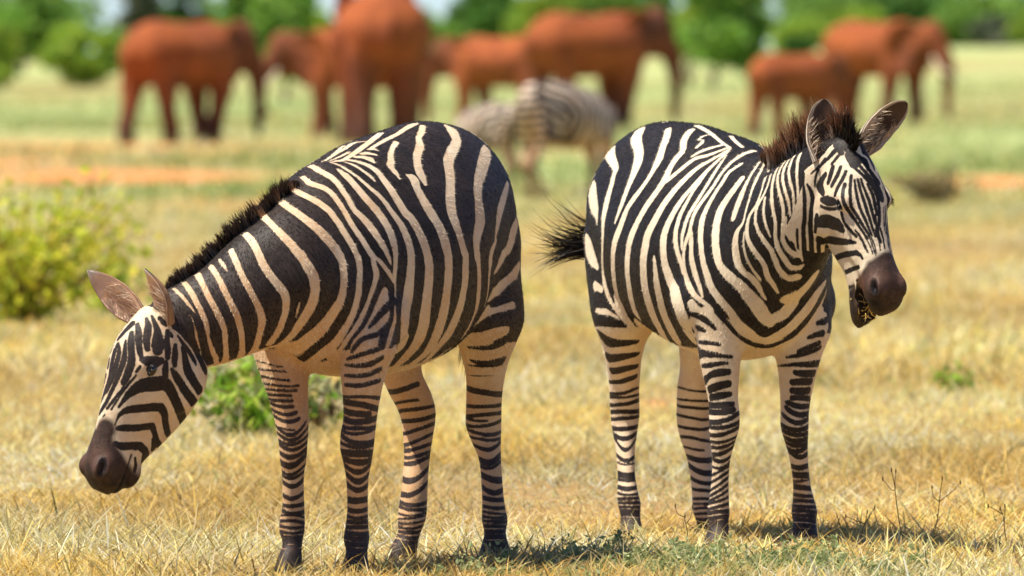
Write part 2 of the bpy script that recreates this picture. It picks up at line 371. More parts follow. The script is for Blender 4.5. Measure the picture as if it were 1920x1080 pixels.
                 'LH': [(466, 453, 453, 34, -1.5, 1.5), (428, 421, 423, 38, -1.5, 1.5), (406, 398, 398, 47, -1.5, 1.5), (377, 364, 362, 47, -1.5, 1.5),
                        (339, 330, 334, 51, -1.5, 1.5), (305, 300, 288, 51, -1.5, 1.5), (273, 264, 264, 42, -1.5, 0.4), (243, 231, 233, 85, -1.5, 1.5),
                        (216, 194, 192, 89, -1.5, 1.5), (178, 161, 161, 68, -1.5, 1.5), (144, 137, 135, 55, -1.5, 1.5), (112, 110, 108, 47, -1.5, 1.5),
                        (95, 93, 93, 38, -1.5, 1.5), (78, 80, 78, 42, -1.5, 1.5), (61, 63, 63, 42, -1.5, 1.5), (46, 44, 50, 42, -1.5, 1.5), (29, 29, 33, 42, -1.5, 1.5),
                        (12, 16, 21, 47, -1.5, 1.5)],
                 'RF': [(464, 466, 472, 82, -1.5, 0.6), (439, 441, 447, 95, -1.5, 0.55), (418, 420, 429, 90, -1.5, 0.6), (387, 394, 414, 74, -1.5, 1.5),
                        (371, 373, 389, 62, -1.5, 1.5), (346, 352, 373, 66, -1.5, 1.5), (326, 328, 344, 49, -1.5, 1.5), (309, 311, 328, 53, -1.5, 1.5),
                        (287, 291, 311, 70, -1.5, 1.5), (274, 266, 283, 62, -1.5, 1.5), (248, 246, 266, 41, -1.5, 1.5), (221, 237, 254, 53, -1.5, 1.5),
                        (200, 217, 237, 53, -1.5, 1.5), (176, 196, 217, 53, -1.5, 1.5), (159, 176, 196, 53, -1.5, 1.5), (143, 159, 176, 49, -1.5, 1.5),
                        (135, 143, 155, 45, -1.5, 1.5), (118, 126, 135, 53, -1.5, 1.5), (106, 110, 114, 58, -1.5, 1.5), (89, 93, 98, 62, -1.5, 1.5),
                        (73, 77, 81, 70, -1.5, 1.5)],
                 'RH': [(445, 450, 466, 51, -1.5, 1.5), (433, 435, 441, 42, -1.5, 1.5), (407, 411, 424, 64, -1.5, 1.5), (384, 386, 390, 68, -1.5, 1.5),
                        (361, 365, 373, 59, -1.5, 1.5), (333, 331, 339, 72, -1.5, 1.5), (314, 301, 318, 72, -1.5, 1.5), (305, 265, 301, 72, -1.5, 1.5),
                        (250, 229, 242, 72, -1.5, 1.5), (225, 216, 221, 30, -1.5, 1.5), (189, 183, 187, 93, -1.5, 1.5), (170, 170, 174, 51, -1.5, 1.5),
                        (147, 144, 151, 72, -1.5, 1.5), (128, 125, 128, 42, -1.5, 1.5), (111, 113, 113, 42, -1.5, 1.5), (98, 100, 98, 42, -1.5, 1.5),
                        (85, 87, 85, 47, -1.5, 1.5), (72, 75, 72, 47, -1.5, 1.5), (62, 64, 62, 51, -1.5, 1.5), (49, 51, 49, 42, -1.5, 1.5),
                        (39, 41, 39, 34, -1.5, 1.5)]},
       'rot': -73.0,
       'tail': [(-0.6, 0, 1.17, 0.035), (-0.69, -0.01, 1.14, 0.03), (-0.76, -0.04, 1.05, 0.024), (-0.79, -0.09, 0.93, 0.019), (-0.79, -0.17, 0.875, 0.016)],
       'torso': [(-0.72, 1.1, 0.96, 0.05), (-0.68, 1.22, 0.86, 0.15), (-0.59, 1.29, 0.8, 0.225), (-0.45, 1.315, 0.72, 0.265), (-0.28, 1.31, 0.64, 0.295),
                 (-0.08, 1.29, 0.595, 0.31), (0.12, 1.275, 0.575, 0.305), (0.3, 1.235, 0.572, 0.275), (0.46, 1.19, 0.59, 0.24), (0.58, 1.12, 0.63, 0.195),
                 (0.67, 1.06, 0.69, 0.14), (0.72, 0.97, 0.78, 0.06)],
       'tuft': {'dir': (-0.05, -1, 0.06), 'fan': (0, -0.1, 0.7), 'len': 0.2}}}
# the coat: stripe centre lines (x, y, z, half width) on the skin, metres in the body frame
COAT = {'A': ['w:-511,159,1134,83 -463,176,1117,123 -412,193,1097,160 -366,209,1081,179 -320,224,1063,197 -285,235,1046,208 -256,245,1026,190 -236,251,1007,157 -219,256,990,110 -205,259,972,56',
'w:-220,256,968,56 -186,263,948,130 -164,266,929,187 -161,265,911,191 -164,263,898,174 -164,263,899,132 -164,262,888,115 -165,259,871,97 -169,256,855,81 -178,250,840,71 -190,244,825,63 -202,236,810,56 -211,227,790,47 -221,217,770,39',
'w:-496,195,1019,126 -460,204,1000,168 -436,209,982,201 -417,211,962,216 -397,213,943,218 -352,225,929,174 -302,237,916,217 -271,243,899,175 -248,245,883,124 -221,249,869,48',
'w:-481,210,889,133 -441,217,867,181 -410,218,854,141 -380,215,842,132 -354,212,831,159 -327,211,821,204 -267,219,804,230 -243,219,787,81',
'w:-392,232,771,113 -365,229,767,104 -343,223,763,97 -325,217,758,99 -309,209,755,103 -294,201,753,109 -276,196,751,251 -264,187,733,251 -241,178,716,103',
'w:-357,221,692,184 -340,212,688,220 -327,201,683,259 -316,187,676,289 -309,170,670,311 -303,156,667,343 -298,141,666,426',
'w:-404,180,623,161 -382,168,621,197 -365,154,620,227 -355,143,621,242 -346,130,623,261 -342,116,624,273',
'w:-461,153,568,117 -432,145,568,136 -412,132,569,156 -400,121,572,177 -392,109,575,207 -390,93,578,221',
'w:-487,131,523,86 -460,122,523,105 -444,107,524,123 -436,89,524,132 -441,64,523,121',
'k:-379,236,736,181 -354,230,734,188 -332,223,732,195 -319,217,729,197 -306,209,725,197 -295,201,722,191 -283,189,716,167 -273,178,711,147 -262,168,705,158 -230,169,699,60',
'k:-379,204,662,235 -370,195,655,198 -361,185,649,161 -351,175,645,129 -339,161,643,102 -329,149,643,86 -321,134,644,70 -319,117,645,51',
'k:-440,172,601,183 -421,164,597,175 -405,155,594,158 -392,144,593,140 -380,132,595,120 -370,120,599,93 -364,105,604,58',
'k:-390,130,585,48 -382,118,587,45 -379,104,588,39 -383,87,590,30',
'k:-495,142,543,114 -468,140,546,111 -443,132,549,104 -431,126,550,99 -421,116,551,89 -413,104,553,74 -411,89,554,53 -419,70,555,31',
'w:-459,114,1236,177 -402,137,1222,235 -342,159,1205,239 -278,183,1187,236 -236,198,1173,230 -197,212,1159,216 -167,223,1145,212 -138,234,1126,213 -120,243,1110,231 -109,249,1095,253 -102,256,1079,270 -93,262,1060,306 -82,268,1040,333 -68,273,1023,300 -53,277,1006,258 -37,280,989,245 -23,283,971,249 -20,285,956,233 -21,285,939,218 -23,285,927,207 -29,285,924,198 -36,284,910,176 -45,281,893,156 -57,277,873,158 -68,272,853,165 -76,267,833,171 -85,261,813,173 -100,252,792,167 -116,242,772,157 -122,235,758,144 -123,229,746,132 -126,221,731,124 -129,212,715,115 -127,201,697,99 -134,184,679,81',
'w:-291,73,1300,243 -256,98,1285,236 -233,116,1271,218 -206,131,1258,160 -164,145,1246,158 -120,157,1233,174 -82,168,1218,175 -51,178,1203,186 -31,189,1186,211 -15,200,1168,204 5,211,1149,194 25,221,1129,194 41,228,1115,197 56,236,1100,210 69,242,1086,227 82,250,1068,241 90,257,1051,253 92,263,1036,247 91,269,1021,227 89,276,1002,202 86,281,981,184 80,285,960,187 73,287,942,183 59,288,925,192 60,288,909,201 61,287,890,206 57,286,871,210 53,283,851,215 51,279,831,220 48,273,811,227 45,268,797,236 42,263,782,246 39,257,767,257 37,250,752,267 35,242,737,279 32,234,723,290 29,225,709,306 26,215,695,321 23,206,683,324 25,194,669,291 28,184,657,249 26,171,644,228 20,156,630,207 4,131,614,168',
'w:-410,-84,584,125',
'w:-149,48,1307,93 -88,72,1290,102 -33,89,1273,92 8,114,1251,135 44,126,1237,128 80,138,1221,134 106,150,1206,149 124,162,1191,164 136,172,1178,189 145,181,1165,200 150,190,1153,162 155,198,1141,104',
'w:212,167,1165,48 193,182,1152,207 205,195,1131,173 209,205,1115,192 209,217,1096,205 208,225,1082,215 204,233,1067,224 199,241,1053,228 193,247,1039,222 186,253,1026,214 180,258,1013,213 175,265,994,219 171,271,974,224 169,275,958,217 166,278,942,206 163,279,930,196 163,279,931,196 162,280,916,199 159,280,896,204 158,278,877,212 156,276,857,217 155,273,838,214 154,270,818,218 152,267,803,233 149,263,789,256 145,258,774,280 140,253,759,298 134,246,744,306 128,238,730,310 121,230,715,312 113,221,700,311 105,211,685,311 97,200,671,311 88,187,657,312 82,175,645,311 81,163,634,308 83,151,623,303 86,138,614,290 86,123,604,268 82,104,595,238 70,82,586,207',
'w:-310,-123,565,158 -311,-145,557,103',
'w:87,73,1260,97 141,87,1245,74 191,104,1226,87 225,123,1205,112 250,130,1192,119 252,148,1175,122 255,165,1154,39',
'w:-154,20,1313,101 -97,27,1305,102 -42,33,1295,84 11,40,1284,80 58,43,1275,78 105,46,1267,71 157,50,1257,68 200,53,1248,63 236,55,1239,36',
'w:27,-8,1286,103 92,9,1275,110 143,19,1266,102 188,27,1256,96 230,32,1247,93 268,36,1237,92 297,38,1230,87 323,39,1223,82 372,38,1210,63 388,30,1207,63 400,18,1206,47',
'w:228,-32,1249,70 273,-25,1239,60 314,-19,1229,44 354,-14,1218,39 383,-14,1211,34 408,-16,1204,30',
'w:166,11,1263,30 177,-4,1262,59 192,-15,1259,81 231,-12,1251,85 269,-7,1242,77 296,-8,1234,69 324,-9,1227,55 358,-9,1218,46 395,-8,1208,39',
'w:258,-56,1235,30',
'w:304,20,1231,56 329,18,1225,51 354,15,1218,47 379,11,1212,39 403,5,1206,30',
'w:214,76,1236,30 218,60,1242,72 238,53,1239,47',
'w:247,84,1224,55 262,67,1229,89 286,55,1228,72',
'w:294,99,1203,58 292,86,1212,139 303,68,1218,97 324,53,1218,64',
'w:362,48,1210,55 355,59,1208,68 347,70,1206,80 339,83,1201,92 331,96,1195,104 325,108,1188,119 321,120,1180,132 322,133,1167,138 325,146,1154,151 326,158,1139,164 326,171,1123,174 327,183,1106,180 325,194,1089,184 322,205,1070,187 317,214,1054,180 302,222,1043,177 295,231,1027,187 287,240,1006,190 282,245,992,192 276,249,977,194 271,253,962,196 266,257,946,193 263,259,930,187 260,261,919,183 260,261,920,204 259,262,905,204 258,263,885,207 258,262,866,220 259,261,846,234 258,258,826,240 257,255,807,244 255,252,792,251 253,249,778,261 250,246,763,269 245,242,748,276 239,236,734,286 231,230,719,301 223,221,704,307 214,211,689,319 206,201,674,331 203,191,662,325 202,180,650,320 201,169,639,310 196,151,623,284 190,130,608,248 188,110,596,198 178,86,585,96',
'w:384,44,1205,30 381,57,1202,43 377,70,1197,55 374,83,1190,63 372,96,1182,66 369,110,1172,70 366,122,1163,69 365,136,1150,46',
'w:409,13,1204,30 415,30,1200,38 416,45,1195,47 419,61,1189,55 419,76,1180,64 417,91,1170,66 414,107,1159,67 411,122,1146,71 407,137,1133,78 400,151,1120,87 392,164,1107,96 388,174,1094,102 384,184,1081,108 379,194,1066,116 373,203,1050,125 365,211,1036,136 358,219,1020,150 353,227,1001,163 349,235,981,172 346,240,961,174 344,244,942,175 344,245,927,183 346,246,912,191 348,246,894,197 350,245,873,204 352,244,854,218 354,242,834,236 355,241,820,254 358,241,806,278 365,242,791,294 375,245,777,324 382,247,762,328 385,248,749,328 382,245,731,319 374,240,714,308 364,230,696,247 308,196,677,309 298,180,658,304',
'w:447,239,646,287 467,237,633,249 481,231,621,204',
'w:442,51,1185,30 446,66,1176,86 447,79,1168,128 448,92,1157,141 450,105,1146,144 451,117,1134,146 451,130,1120,148 450,143,1105,152 447,157,1090,154 442,169,1075,159 436,180,1060,166 432,191,1045,177 429,201,1029,192 426,210,1013,202 422,217,995,199 421,223,973,181 419,227,956,159 416,228,952,132 419,230,935,118 422,232,914,107 424,232,898,99 425,231,883,90 424,231,870,70 422,230,857,52 420,230,843,44 421,231,827,40 427,233,814,33 435,237,799,29 441,239,784,31 445,241,770,40 446,242,755,54 447,241,741,69 454,238,721,90 469,239,703,97 488,242,685,93 500,242,669,81 510,237,648,32',
'w:432,-39,1193,93 477,8,1180,111 486,29,1173,123 490,47,1166,124 492,61,1158,116 495,74,1149,110 498,86,1138,105 503,97,1125,104 506,110,1110,104 509,122,1095,103 513,133,1079,103 513,143,1065,107 508,153,1054,115 501,164,1043,125 496,173,1031,134 491,183,1017,135 487,193,1003,126 481,202,987,118 474,211,970,110 464,218,952,101 455,223,933,86 447,226,917,66 443,228,905,20',
'w:510,-27,1161,80 528,-7,1152,86 540,9,1144,101 543,25,1140,106 542,39,1136,101 540,53,1131,100 538,66,1125,100 538,79,1116,98 540,91,1104,98 542,104,1090,98 543,117,1074,96 545,129,1057,96 546,140,1039,97 545,150,1024,98 543,160,1009,99 538,169,994,100 532,178,979,100 526,186,963,99 521,192,949,99 513,198,936,104 507,203,927,116 508,203,921,123 507,207,898,126 504,209,885,127 503,210,872,129 507,209,859,131 513,208,846,133 519,206,832,132 525,204,816,126 532,201,799,120 541,197,782,112 551,193,765,102 561,188,748,94 570,181,731,90 577,172,713,88 579,163,702,85 578,153,690,83 574,141,678,78 559,121,661,65 534,96,642,45',
'w:495,208,923,65 485,214,914,71 475,218,904,77 454,225,884,78 441,227,871,71 428,229,857,58',
'w:581,-23,1123,124 584,-7,1118,116 586,8,1112,110 587,23,1106,111 587,37,1100,115 586,51,1093,118 585,65,1085,119 583,79,1076,116 580,92,1065,112 580,104,1052,110 580,116,1037,110 579,127,1022,109 578,138,1005,109 575,149,988,108 571,159,971,107 567,168,952,108 563,174,936,108 560,178,929,110 560,180,913,111 561,183,894,113 565,184,877,113 570,185,860,116 571,185,843,122 572,184,825,127 575,181,806,126 577,176,787,119 580,171,769,110 583,165,752,104 584,158,739,102 584,150,726,105 583,141,713,111 579,130,701,118 575,119,689,128 571,106,678,151 569,93,667,188 568,79,656,213 566,66,647,227 563,47,638,220 557,27,629,190 538,-1,618,162 522,-28,606,161',
'w:634,-36,1091,104 651,-16,1083,110 667,4,1075,124 676,23,1066,144 681,40,1058,154 682,55,1048,161 681,69,1039,170 677,82,1029,179 672,93,1019,188 665,105,1007,199 658,115,993,208 647,125,979,211 636,133,963,208 626,140,947,202 619,146,933,190 617,153,916,155 621,158,899,136 624,162,878,124 627,164,858,117 630,164,839,117 632,161,822,125 634,156,805,136 636,149,790,146 637,139,775,157 635,126,759,174 633,113,744,198 633,99,729,220 634,85,714,237 636,73,705,253 638,61,696,268 638,48,688,277 633,27,675,278 622,1,665,304 610,-26,661,320 591,-57,659,245',
'w:681,-70,1048,110 725,-37,1039,104 742,-16,1028,97 752,3,1016,106 756,20,1003,119 758,35,990,124 757,49,977,128 755,64,961,133 753,76,947,138 749,83,940,149 746,93,924,152 741,103,905,157 735,111,890,167 729,116,875,176 725,118,860,172 722,118,845,164 718,115,828,168 715,110,810,175 713,101,791,182 712,89,772,185 712,80,758,183 711,69,745,178 709,59,732,168 704,45,716,156 700,30,702,152 699,16,691,148 701,2,682,121 705,-10,676,97 710,-22,671,79',
'w:769,-85,998,96 784,-67,989,108 795,-51,979,114 804,-37,965,112 811,-24,948,110 815,-13,929,114 817,-2,909,120 816,7,896,121 814,16,883,120 811,24,871,120 804,36,855,125 796,45,841,128 789,51,828,126 783,53,815,121 778,52,800,114 773,48,784,108 768,42,768,108 764,34,750,110 758,23,730,115 752,9,711,121 747,-5,695,125 741,-20,680,127',
'w:817,-107,951,92 829,-94,937,91 838,-82,922,91 846,-69,903,90 850,-57,884,90 852,-47,867,92 851,-37,850,94 849,-30,837,94 846,-24,824,93 842,-18,811,94 835,-12,793,102 826,-9,776,109 819,-8,763,112 812,-9,750,114 806,-14,734,110 799,-22,716,104 789,-32,697,107 778,-43,681,115 769,-53,668,119 757,-65,656,182',
'w:831,-139,926,34 846,-119,911,62 856,-100,892,16',
'w:845,-158,904,90 859,-141,892,84 867,-128,879,81 872,-116,865,85 876,-106,849,90 878,-96,832,90 878,-86,815,90 876,-79,800,95 872,-72,785,99 868,-67,771,101 861,-63,755,100 854,-62,738,94 844,-62,721,88 832,-65,701,85 818,-71,681,85 804,-78,664,96 790,-87,650,128 778,-105,637,92',
'w:861,-193,881,100 879,-176,867,89 889,-162,853,81 895,-151,837,82 899,-140,820,86 900,-129,803,89 898,-119,785,90 894,-111,768,91 889,-105,751,90 883,-101,736,86 876,-99,721,81 869,-101,706,79 862,-104,690,77 852,-107,675,76 841,-112,660,78 828,-118,645,86 816,-127,633,120 809,-145,622,84',
'w:885,-224,857,74 901,-205,845,82 909,-191,832,87 914,-178,816,88 917,-167,798,87 917,-157,781,84 915,-149,764,81 912,-143,749,77 909,-140,734,76 906,-141,719,79 902,-144,704,81 893,-143,689,81 882,-142,673,81 867,-141,657,82 850,-141,643,81 817,-153,620,80',
'w:908,-246,840,49 919,-227,830,51 924,-212,819,51 926,-201,809,49 927,-191,798,44 927,-180,786,33 925,-170,773,19',
'w:934,-183,760,53 932,-176,745,66 928,-171,730,75 925,-170,713,75 919,-171,695,72 910,-170,680,73 899,-169,665,76 889,-168,650,84 883,-165,635,106 872,-162,619,119',
'w:748,81,801,26 744,72,780,35 737,62,758,27',
'w:467,219,828,134 474,219,813,192 482,220,797,251 489,220,782,305 496,219,768,337 507,217,753,335 521,215,739,310 535,213,726,300 547,211,711,319 558,207,697,354 564,204,683,392 566,202,664,434 564,201,644,467 561,199,630,488 558,197,616,507 556,195,601,524 555,194,587,535 554,193,572,544 554,192,558,556',
'w:576,-98,641,97 573,-84,629,100 567,-71,617,106 558,-59,607,110 544,-46,599,104 523,-34,594,93 498,-26,592,110 482,-13,595,249 497,14,601,274 503,35,606,370 497,54,609,398 485,69,610,411',
'w:575,-118,628,130 576,-102,613,151 574,-89,598,176 573,-82,579,207 570,-77,559,241',
'w:-315,-147,551,62 -314,-126,555,70 -322,-110,559,76 -336,-97,563,81 -355,-87,568,86 -383,-82,575,163',
'w:-98,120,622,113 -90,138,631,102 -94,150,640,92 -107,159,648,81',
'k:499,208,915,36 493,212,903,59 486,215,891,84 481,216,880,112 481,216,865,139 487,214,850,148 494,212,837,141 504,210,822,129 513,208,807,118 521,205,793,108 529,203,778,98 538,201,764,88 546,198,753,80 553,196,742,74 561,193,730,69 567,188,721,65 573,182,711,62 577,175,701,59 578,167,692,56 578,159,681,49 576,151,671,41 571,143,661,32',
'k:475,218,867,111 458,222,856,99 440,225,845,91',
'k:433,236,801,99 448,234,796,111 462,231,789,120 477,226,779,120 491,221,768,114 507,216,755,101 524,213,743,81 537,210,733,60 548,206,724,39',
'k:457,238,746,57 468,234,738,67 483,231,729,74 503,229,718,77 522,226,708,78 536,221,703,78 547,215,700,78 559,206,697,78 568,196,692,77 574,186,682,75 577,176,670,69 576,168,660,51 575,161,651,29',
'k:516,238,667,70 534,230,662,76 549,220,657,80 557,212,654,78 564,203,650,74 570,192,647,69 573,179,642,62 573,164,638,55 569,146,633,48',
'k:515,233,637,91 530,223,628,96 543,213,620,93 552,205,617,87 559,196,615,82 565,185,614,75 569,172,614,65 570,156,615,52 563,136,616,39',
'k:505,223,604,87 524,216,597,82 540,207,590,78 550,199,587,72 558,190,585,67 563,179,584,62 567,167,584,57 567,153,585,53 561,135,585,49',
'k:499,218,570,75 521,213,566,71 538,205,562,70 548,198,559,71 556,189,557,74 562,179,556,74 565,166,556,71 565,152,557,65 559,134,557,58',
'k:727,-38,666,23',
'k:579,-94,656,46 576,-79,649,70 569,-68,639,83 561,-57,629,92 552,-48,623,120 546,-36,622,163 556,-14,628,143 575,12,637,136 584,28,644,133 590,43,651,126 594,55,659,118 599,70,670,118 602,83,683,128 602,94,692,137 600,104,703,144 598,115,713,148',
'k:571,-137,651,85 575,-122,644,51 577,-107,637,50 576,-96,632,43 573,-84,627,33 568,-73,622,23',
'k:515,-32,588,28 499,-27,590,38 482,-24,590,49 455,-25,586,54',
'k:1008,-222,631,73 1009,-223,611,110 1008,-224,597,108 1006,-225,583,100',
'k:1071,-343,501,31 1069,-333,515,59 1066,-322,529,87 1064,-314,538,109 1062,-304,546,133 1059,-296,553,155 1054,-285,560,181 1048,-274,565,202 1038,-260,567,218 1027,-247,568,228 1017,-237,570,227 1007,-230,569,210 997,-225,564,187 985,-222,555,169 972,-221,542,159 959,-220,527,147 948,-218,512,142 935,-217,496,143 918,-220,483,139 885,-232,470,156 865,-239,459,150',
'k:1073,-354,450,18 1071,-349,462,31 1070,-344,474,45 1067,-337,483,68 1064,-328,489,91 1058,-316,494,109 1050,-304,496,122 1042,-293,497,124 1032,-282,498,126 1022,-272,499,134 1010,-263,501,141 990,-250,500,143 979,-248,493,128 967,-248,482,122 957,-251,471,119 948,-254,458,113 935,-258,443,112 920,-263,429,110 903,-267,418,99',
'k:1069,-346,440,73 1064,-337,441,92 1057,-327,441,107 1046,-316,441,110 1034,-304,441,109 1020,-295,442,110 1007,-287,444,111 989,-277,445,112 979,-277,436,103 968,-279,424,93 956,-281,411,96 942,-284,399,100 917,-290,386,106',
'k:959,-285,406,110 950,-290,392,105 940,-297,378,108',
'k:1073,-353,395,91 1067,-346,391,106 1059,-338,388,118 1046,-329,388,122 1032,-321,389,123 1012,-317,389,144 1002,-309,387,127 973,-307,372,115 963,-312,360,161 953,-319,347,177',
'k:1007,-322,352,52 994,-327,331,77 996,-330,314,54',
'k:991,-212,610,60 977,-207,593,121 964,-205,580,130 950,-201,565,126 943,-198,554,128 934,-194,543,132 925,-191,533,135 910,-188,521,137 890,-189,508,139',
'k:955,-193,671,90 951,-192,657,106 947,-191,644,124 943,-191,630,142 939,-190,616,148 934,-187,602,144 927,-182,588,143 918,-178,574,138 906,-174,560,133 890,-172,546,136',
'k:980,-205,679,65 982,-205,667,92 982,-205,655,113 983,-206,642,116 984,-206,631,108 982,-206,622,81',
'k:970,-203,706,35 962,-197,694,57 952,-193,681,75 940,-189,669,79 927,-186,657,79 918,-182,644,76 914,-177,633,66 911,-173,621,32',
'k:979,-213,730,43 965,-202,719,48 954,-196,710,63 942,-190,698,74 929,-185,687,73 916,-180,674,72 907,-178,664,75 900,-175,653,84 896,-171,643,99 890,-166,629,111 883,-162,615,118 873,-161,601,102',
'k:936,-185,756,88 935,-182,743,94 933,-179,729,99 931,-178,717,95 928,-178,705,88 923,-177,693,86 916,-176,681,84 908,-175,670,81 900,-173,660,78',
'k:924,-164,750,109 922,-160,738,113 918,-157,726,118 914,-154,715,120 907,-153,700,120 900,-154,684,121 893,-155,672,126 884,-157,660,133 876,-158,649,138 862,-159,635,145 846,-162,624,136',
'k:994,-223,720,69 998,-222,706,82 1001,-222,693,94 1002,-220,680,104 1002,-219,669,108 1003,-218,657,99 1004,-218,645,85',
'k:988,-217,716,29 987,-213,706,61',
'k:1004,-270,764,44 1008,-262,752,61 1011,-255,740,77 1012,-250,730,93 1014,-246,720,111 1019,-242,700,168 1022,-240,679,203 1025,-240,666,158',
'k:1012,-283,757,44 1017,-277,745,80 1022,-272,734,110 1031,-270,713,120 1035,-270,703,117 1039,-269,693,109 1041,-267,681,99 1042,-264,669,88',
'k:1024,-306,740,69 1033,-299,727,94 1040,-294,713,112 1046,-291,698,109 1050,-288,683,99 1053,-285,670,94 1054,-282,659,87 1055,-276,645,66',
'k:1040,-317,716,75 1048,-314,701,99 1054,-311,686,117 1059,-308,669,117 1063,-305,652,113 1065,-304,638,119 1066,-305,625,124 1068,-310,611,126 1069,-315,597,124 1070,-320,585,114 1071,-326,573,102',
'k:1051,-330,693,39 1056,-329,681,59 1060,-328,669,76 1064,-327,654,90 1067,-328,638,99 1070,-332,623,102 1071,-338,607,99 1072,-344,592,91 1072,-350,577,81 1072,-358,561,76 1071,-366,546,74 1071,-375,530,74 1070,-384,514,76 1068,-392,504,78 1065,-401,494,89 1059,-411,483,85',
'k:1046,-356,685,48 1055,-350,672,69 1060,-347,658,89 1064,-348,645,100 1066,-352,631,104 1067,-355,617,108 1068,-358,604,104 1069,-362,590,86 1069,-367,576,66 1067,-375,561,62 1065,-385,545,64',
'k:1070,-326,560,44 1071,-334,549,47 1072,-343,539,49 1073,-352,529,51 1073,-361,518,52 1073,-370,508,52 1073,-379,497,51',
'k:1062,-290,594,33 1065,-300,582,39 1067,-311,570,44 1069,-322,556,43 1070,-332,543,40 1071,-339,532,35 1072,-346,522,32 1073,-355,509,32 1074,-365,494,33',
'k:1046,-372,665,58 1051,-372,651,73 1055,-373,637,80 1059,-373,623,78 1061,-373,610,71 1062,-375,599,59 1063,-376,590,45',
'k:1057,-277,639,67 1055,-267,637,116 1049,-258,635,155 1040,-251,633,174 1033,-244,632,175 1020,-231,635,109',
'k:1048,-259,611,67 1032,-244,611,55',
'k:1061,-279,618,56 1062,-290,604,44',
'k:1020,-327,740,133 1024,-334,732,128 1028,-342,723,120 1033,-351,711,108 1034,-362,699,96',
'k:997,-247,757,70 996,-235,744,82 994,-229,737,47',
'k:980,-217,737,35 971,-209,734,46 962,-203,733,55 945,-196,743,66',
'm:1080,-384,436,338 1083,-390,422,333 1085,-396,409,402 1089,-399,395,455 1093,-402,381,486 1096,-403,368,504 1100,-401,354,513 1113,-392,341,543 1111,-387,326,561 1105,-383,314,555 1103,-375,304,531 1093,-370,295,477 1083,-364,289,432 1065,-354,289,471 1031,-352,291,421',
'm:1028,-342,315,195 1057,-343,314,277 1073,-350,313,292',
'n:1101,-379,351,104 1103,-381,339,110 1104,-383,327,114 1106,-385,316,93 1108,-386,305,69',
'k:1045,-361,682,64 1050,-364,666,80 1054,-367,651,95 1056,-370,637,101 1059,-373,624,101 1061,-373,608,92 1063,-375,593,83 1064,-379,580,80 1063,-384,566,81 1061,-389,555,87 1059,-395,543,90 1056,-401,531,85 1049,-410,519,81',
'k:1040,-390,637,77 1044,-390,627,82 1046,-390,616,87'],
'B': ['w:-514,-174,1215,247 -424,-200,1201,204 -368,-213,1188,171 -285,-227,1165,131 -265,-237,1150,178 -254,-246,1133,153 -241,-254,1119,163 -230,-261,1105,185 -222,-268,1090,203 -214,-276,1073,220 -202,-285,1052,237 -192,-293,1031,242 -184,-299,1013,216 -178,-303,994,184 -172,-306,976,169 -170,-307,957,157 -178,-305,939,139 -193,-301,919,122 -208,-297,902,115 -230,-290,884,111 -262,-279,866,109 -327,-258,843,107 -331,-254,822,109 -328,-253,807,108 -323,-251,791,100 -317,-249,776,94 -307,-245,757,83 -296,-238,739,73 -287,-232,725,67 -279,-225,711,62 -272,-216,697,60 -268,-207,684,61 -267,-195,671,64 -269,-183,660,65 -279,-163,645,54 -302,-138,630,39',
'w:-475,-249,1098,286 -437,-259,1084,365 -401,-267,1069,360 -365,-275,1052,338 -324,-283,1037,264 -289,-290,1021,198 -273,-293,1005,133 -266,-295,988,68',
'w:-495,-260,937,200 -477,-262,923,292 -459,-264,909,357 -435,-264,893,344 -411,-264,877,272 -391,-263,863,186 -373,-261,850,111',
'w:-386,-264,789,172 -345,-257,780,121',
'w:-423,-262,722,128 -375,-261,718,132 -340,-254,712,135 -319,-246,705,135 -302,-237,696,126 -288,-226,688,118',
'w:-414,-245,647,141 -368,-242,646,173 -340,-233,644,184 -319,-221,642,195 -302,-207,642,210 -290,-191,641,228 -284,-173,641,241',
'w:-448,-215,590,138 -403,-211,589,150 -377,-201,588,160 -360,-189,587,166 -347,-175,588,174 -340,-159,590,179 -341,-140,592,167',
'w:-437,-195,544,114 -411,-185,545,123 -394,-173,546,132 -383,-159,548,140 -379,-145,551,145 -382,-127,553,127',
'w:-460,-175,500,107 -433,-160,503,118 -422,-148,506,124 -416,-133,511,130 -419,-116,515,112',
'k:-430,-262,736,178 -376,-262,747,272 -350,-258,744,246 -329,-252,738,181 -312,-246,732,91',
'k:-427,-261,713,178 -404,-263,732,237',
'k:-408,-257,678,82 -367,-255,681,137 -339,-249,682,184 -316,-240,680,192 -297,-228,676,169 -283,-215,671,126 -273,-201,667,70',
'k:-418,-237,633,237 -403,-231,625,291 -387,-224,617,270 -364,-215,613,210 -345,-203,611,177 -331,-190,611,159 -322,-176,612,144 -317,-163,613,125 -317,-148,614,102',
'k:-444,-205,562,188 -420,-199,560,162 -394,-189,562,149 -373,-175,566,143 -364,-162,569,138 -359,-147,572,122 -363,-129,575,90',
'k:-461,-187,518,128 -437,-179,519,129 -417,-168,523,127 -403,-155,527,130 -398,-140,531,126 -401,-121,534,102',
'k:-523,-174,479,86 -480,-170,481,92 -455,-158,483,97 -440,-148,488,101 -430,-134,494,112 -429,-117,500,109',
'w:-465,-88,1286,173 -399,-118,1271,230 -336,-144,1254,213 -272,-160,1236,181 -208,-175,1217,178 -170,-188,1202,210 -137,-202,1187,230 -110,-214,1172,259 -84,-229,1153,256 -69,-241,1135,241 -58,-253,1117,219 -52,-264,1098,197 -46,-273,1080,186 -43,-281,1061,175 -44,-289,1042,155 -48,-294,1024,130 -54,-298,1010,96 -60,-301,996,59',
'w:-417,-22,1307,102',
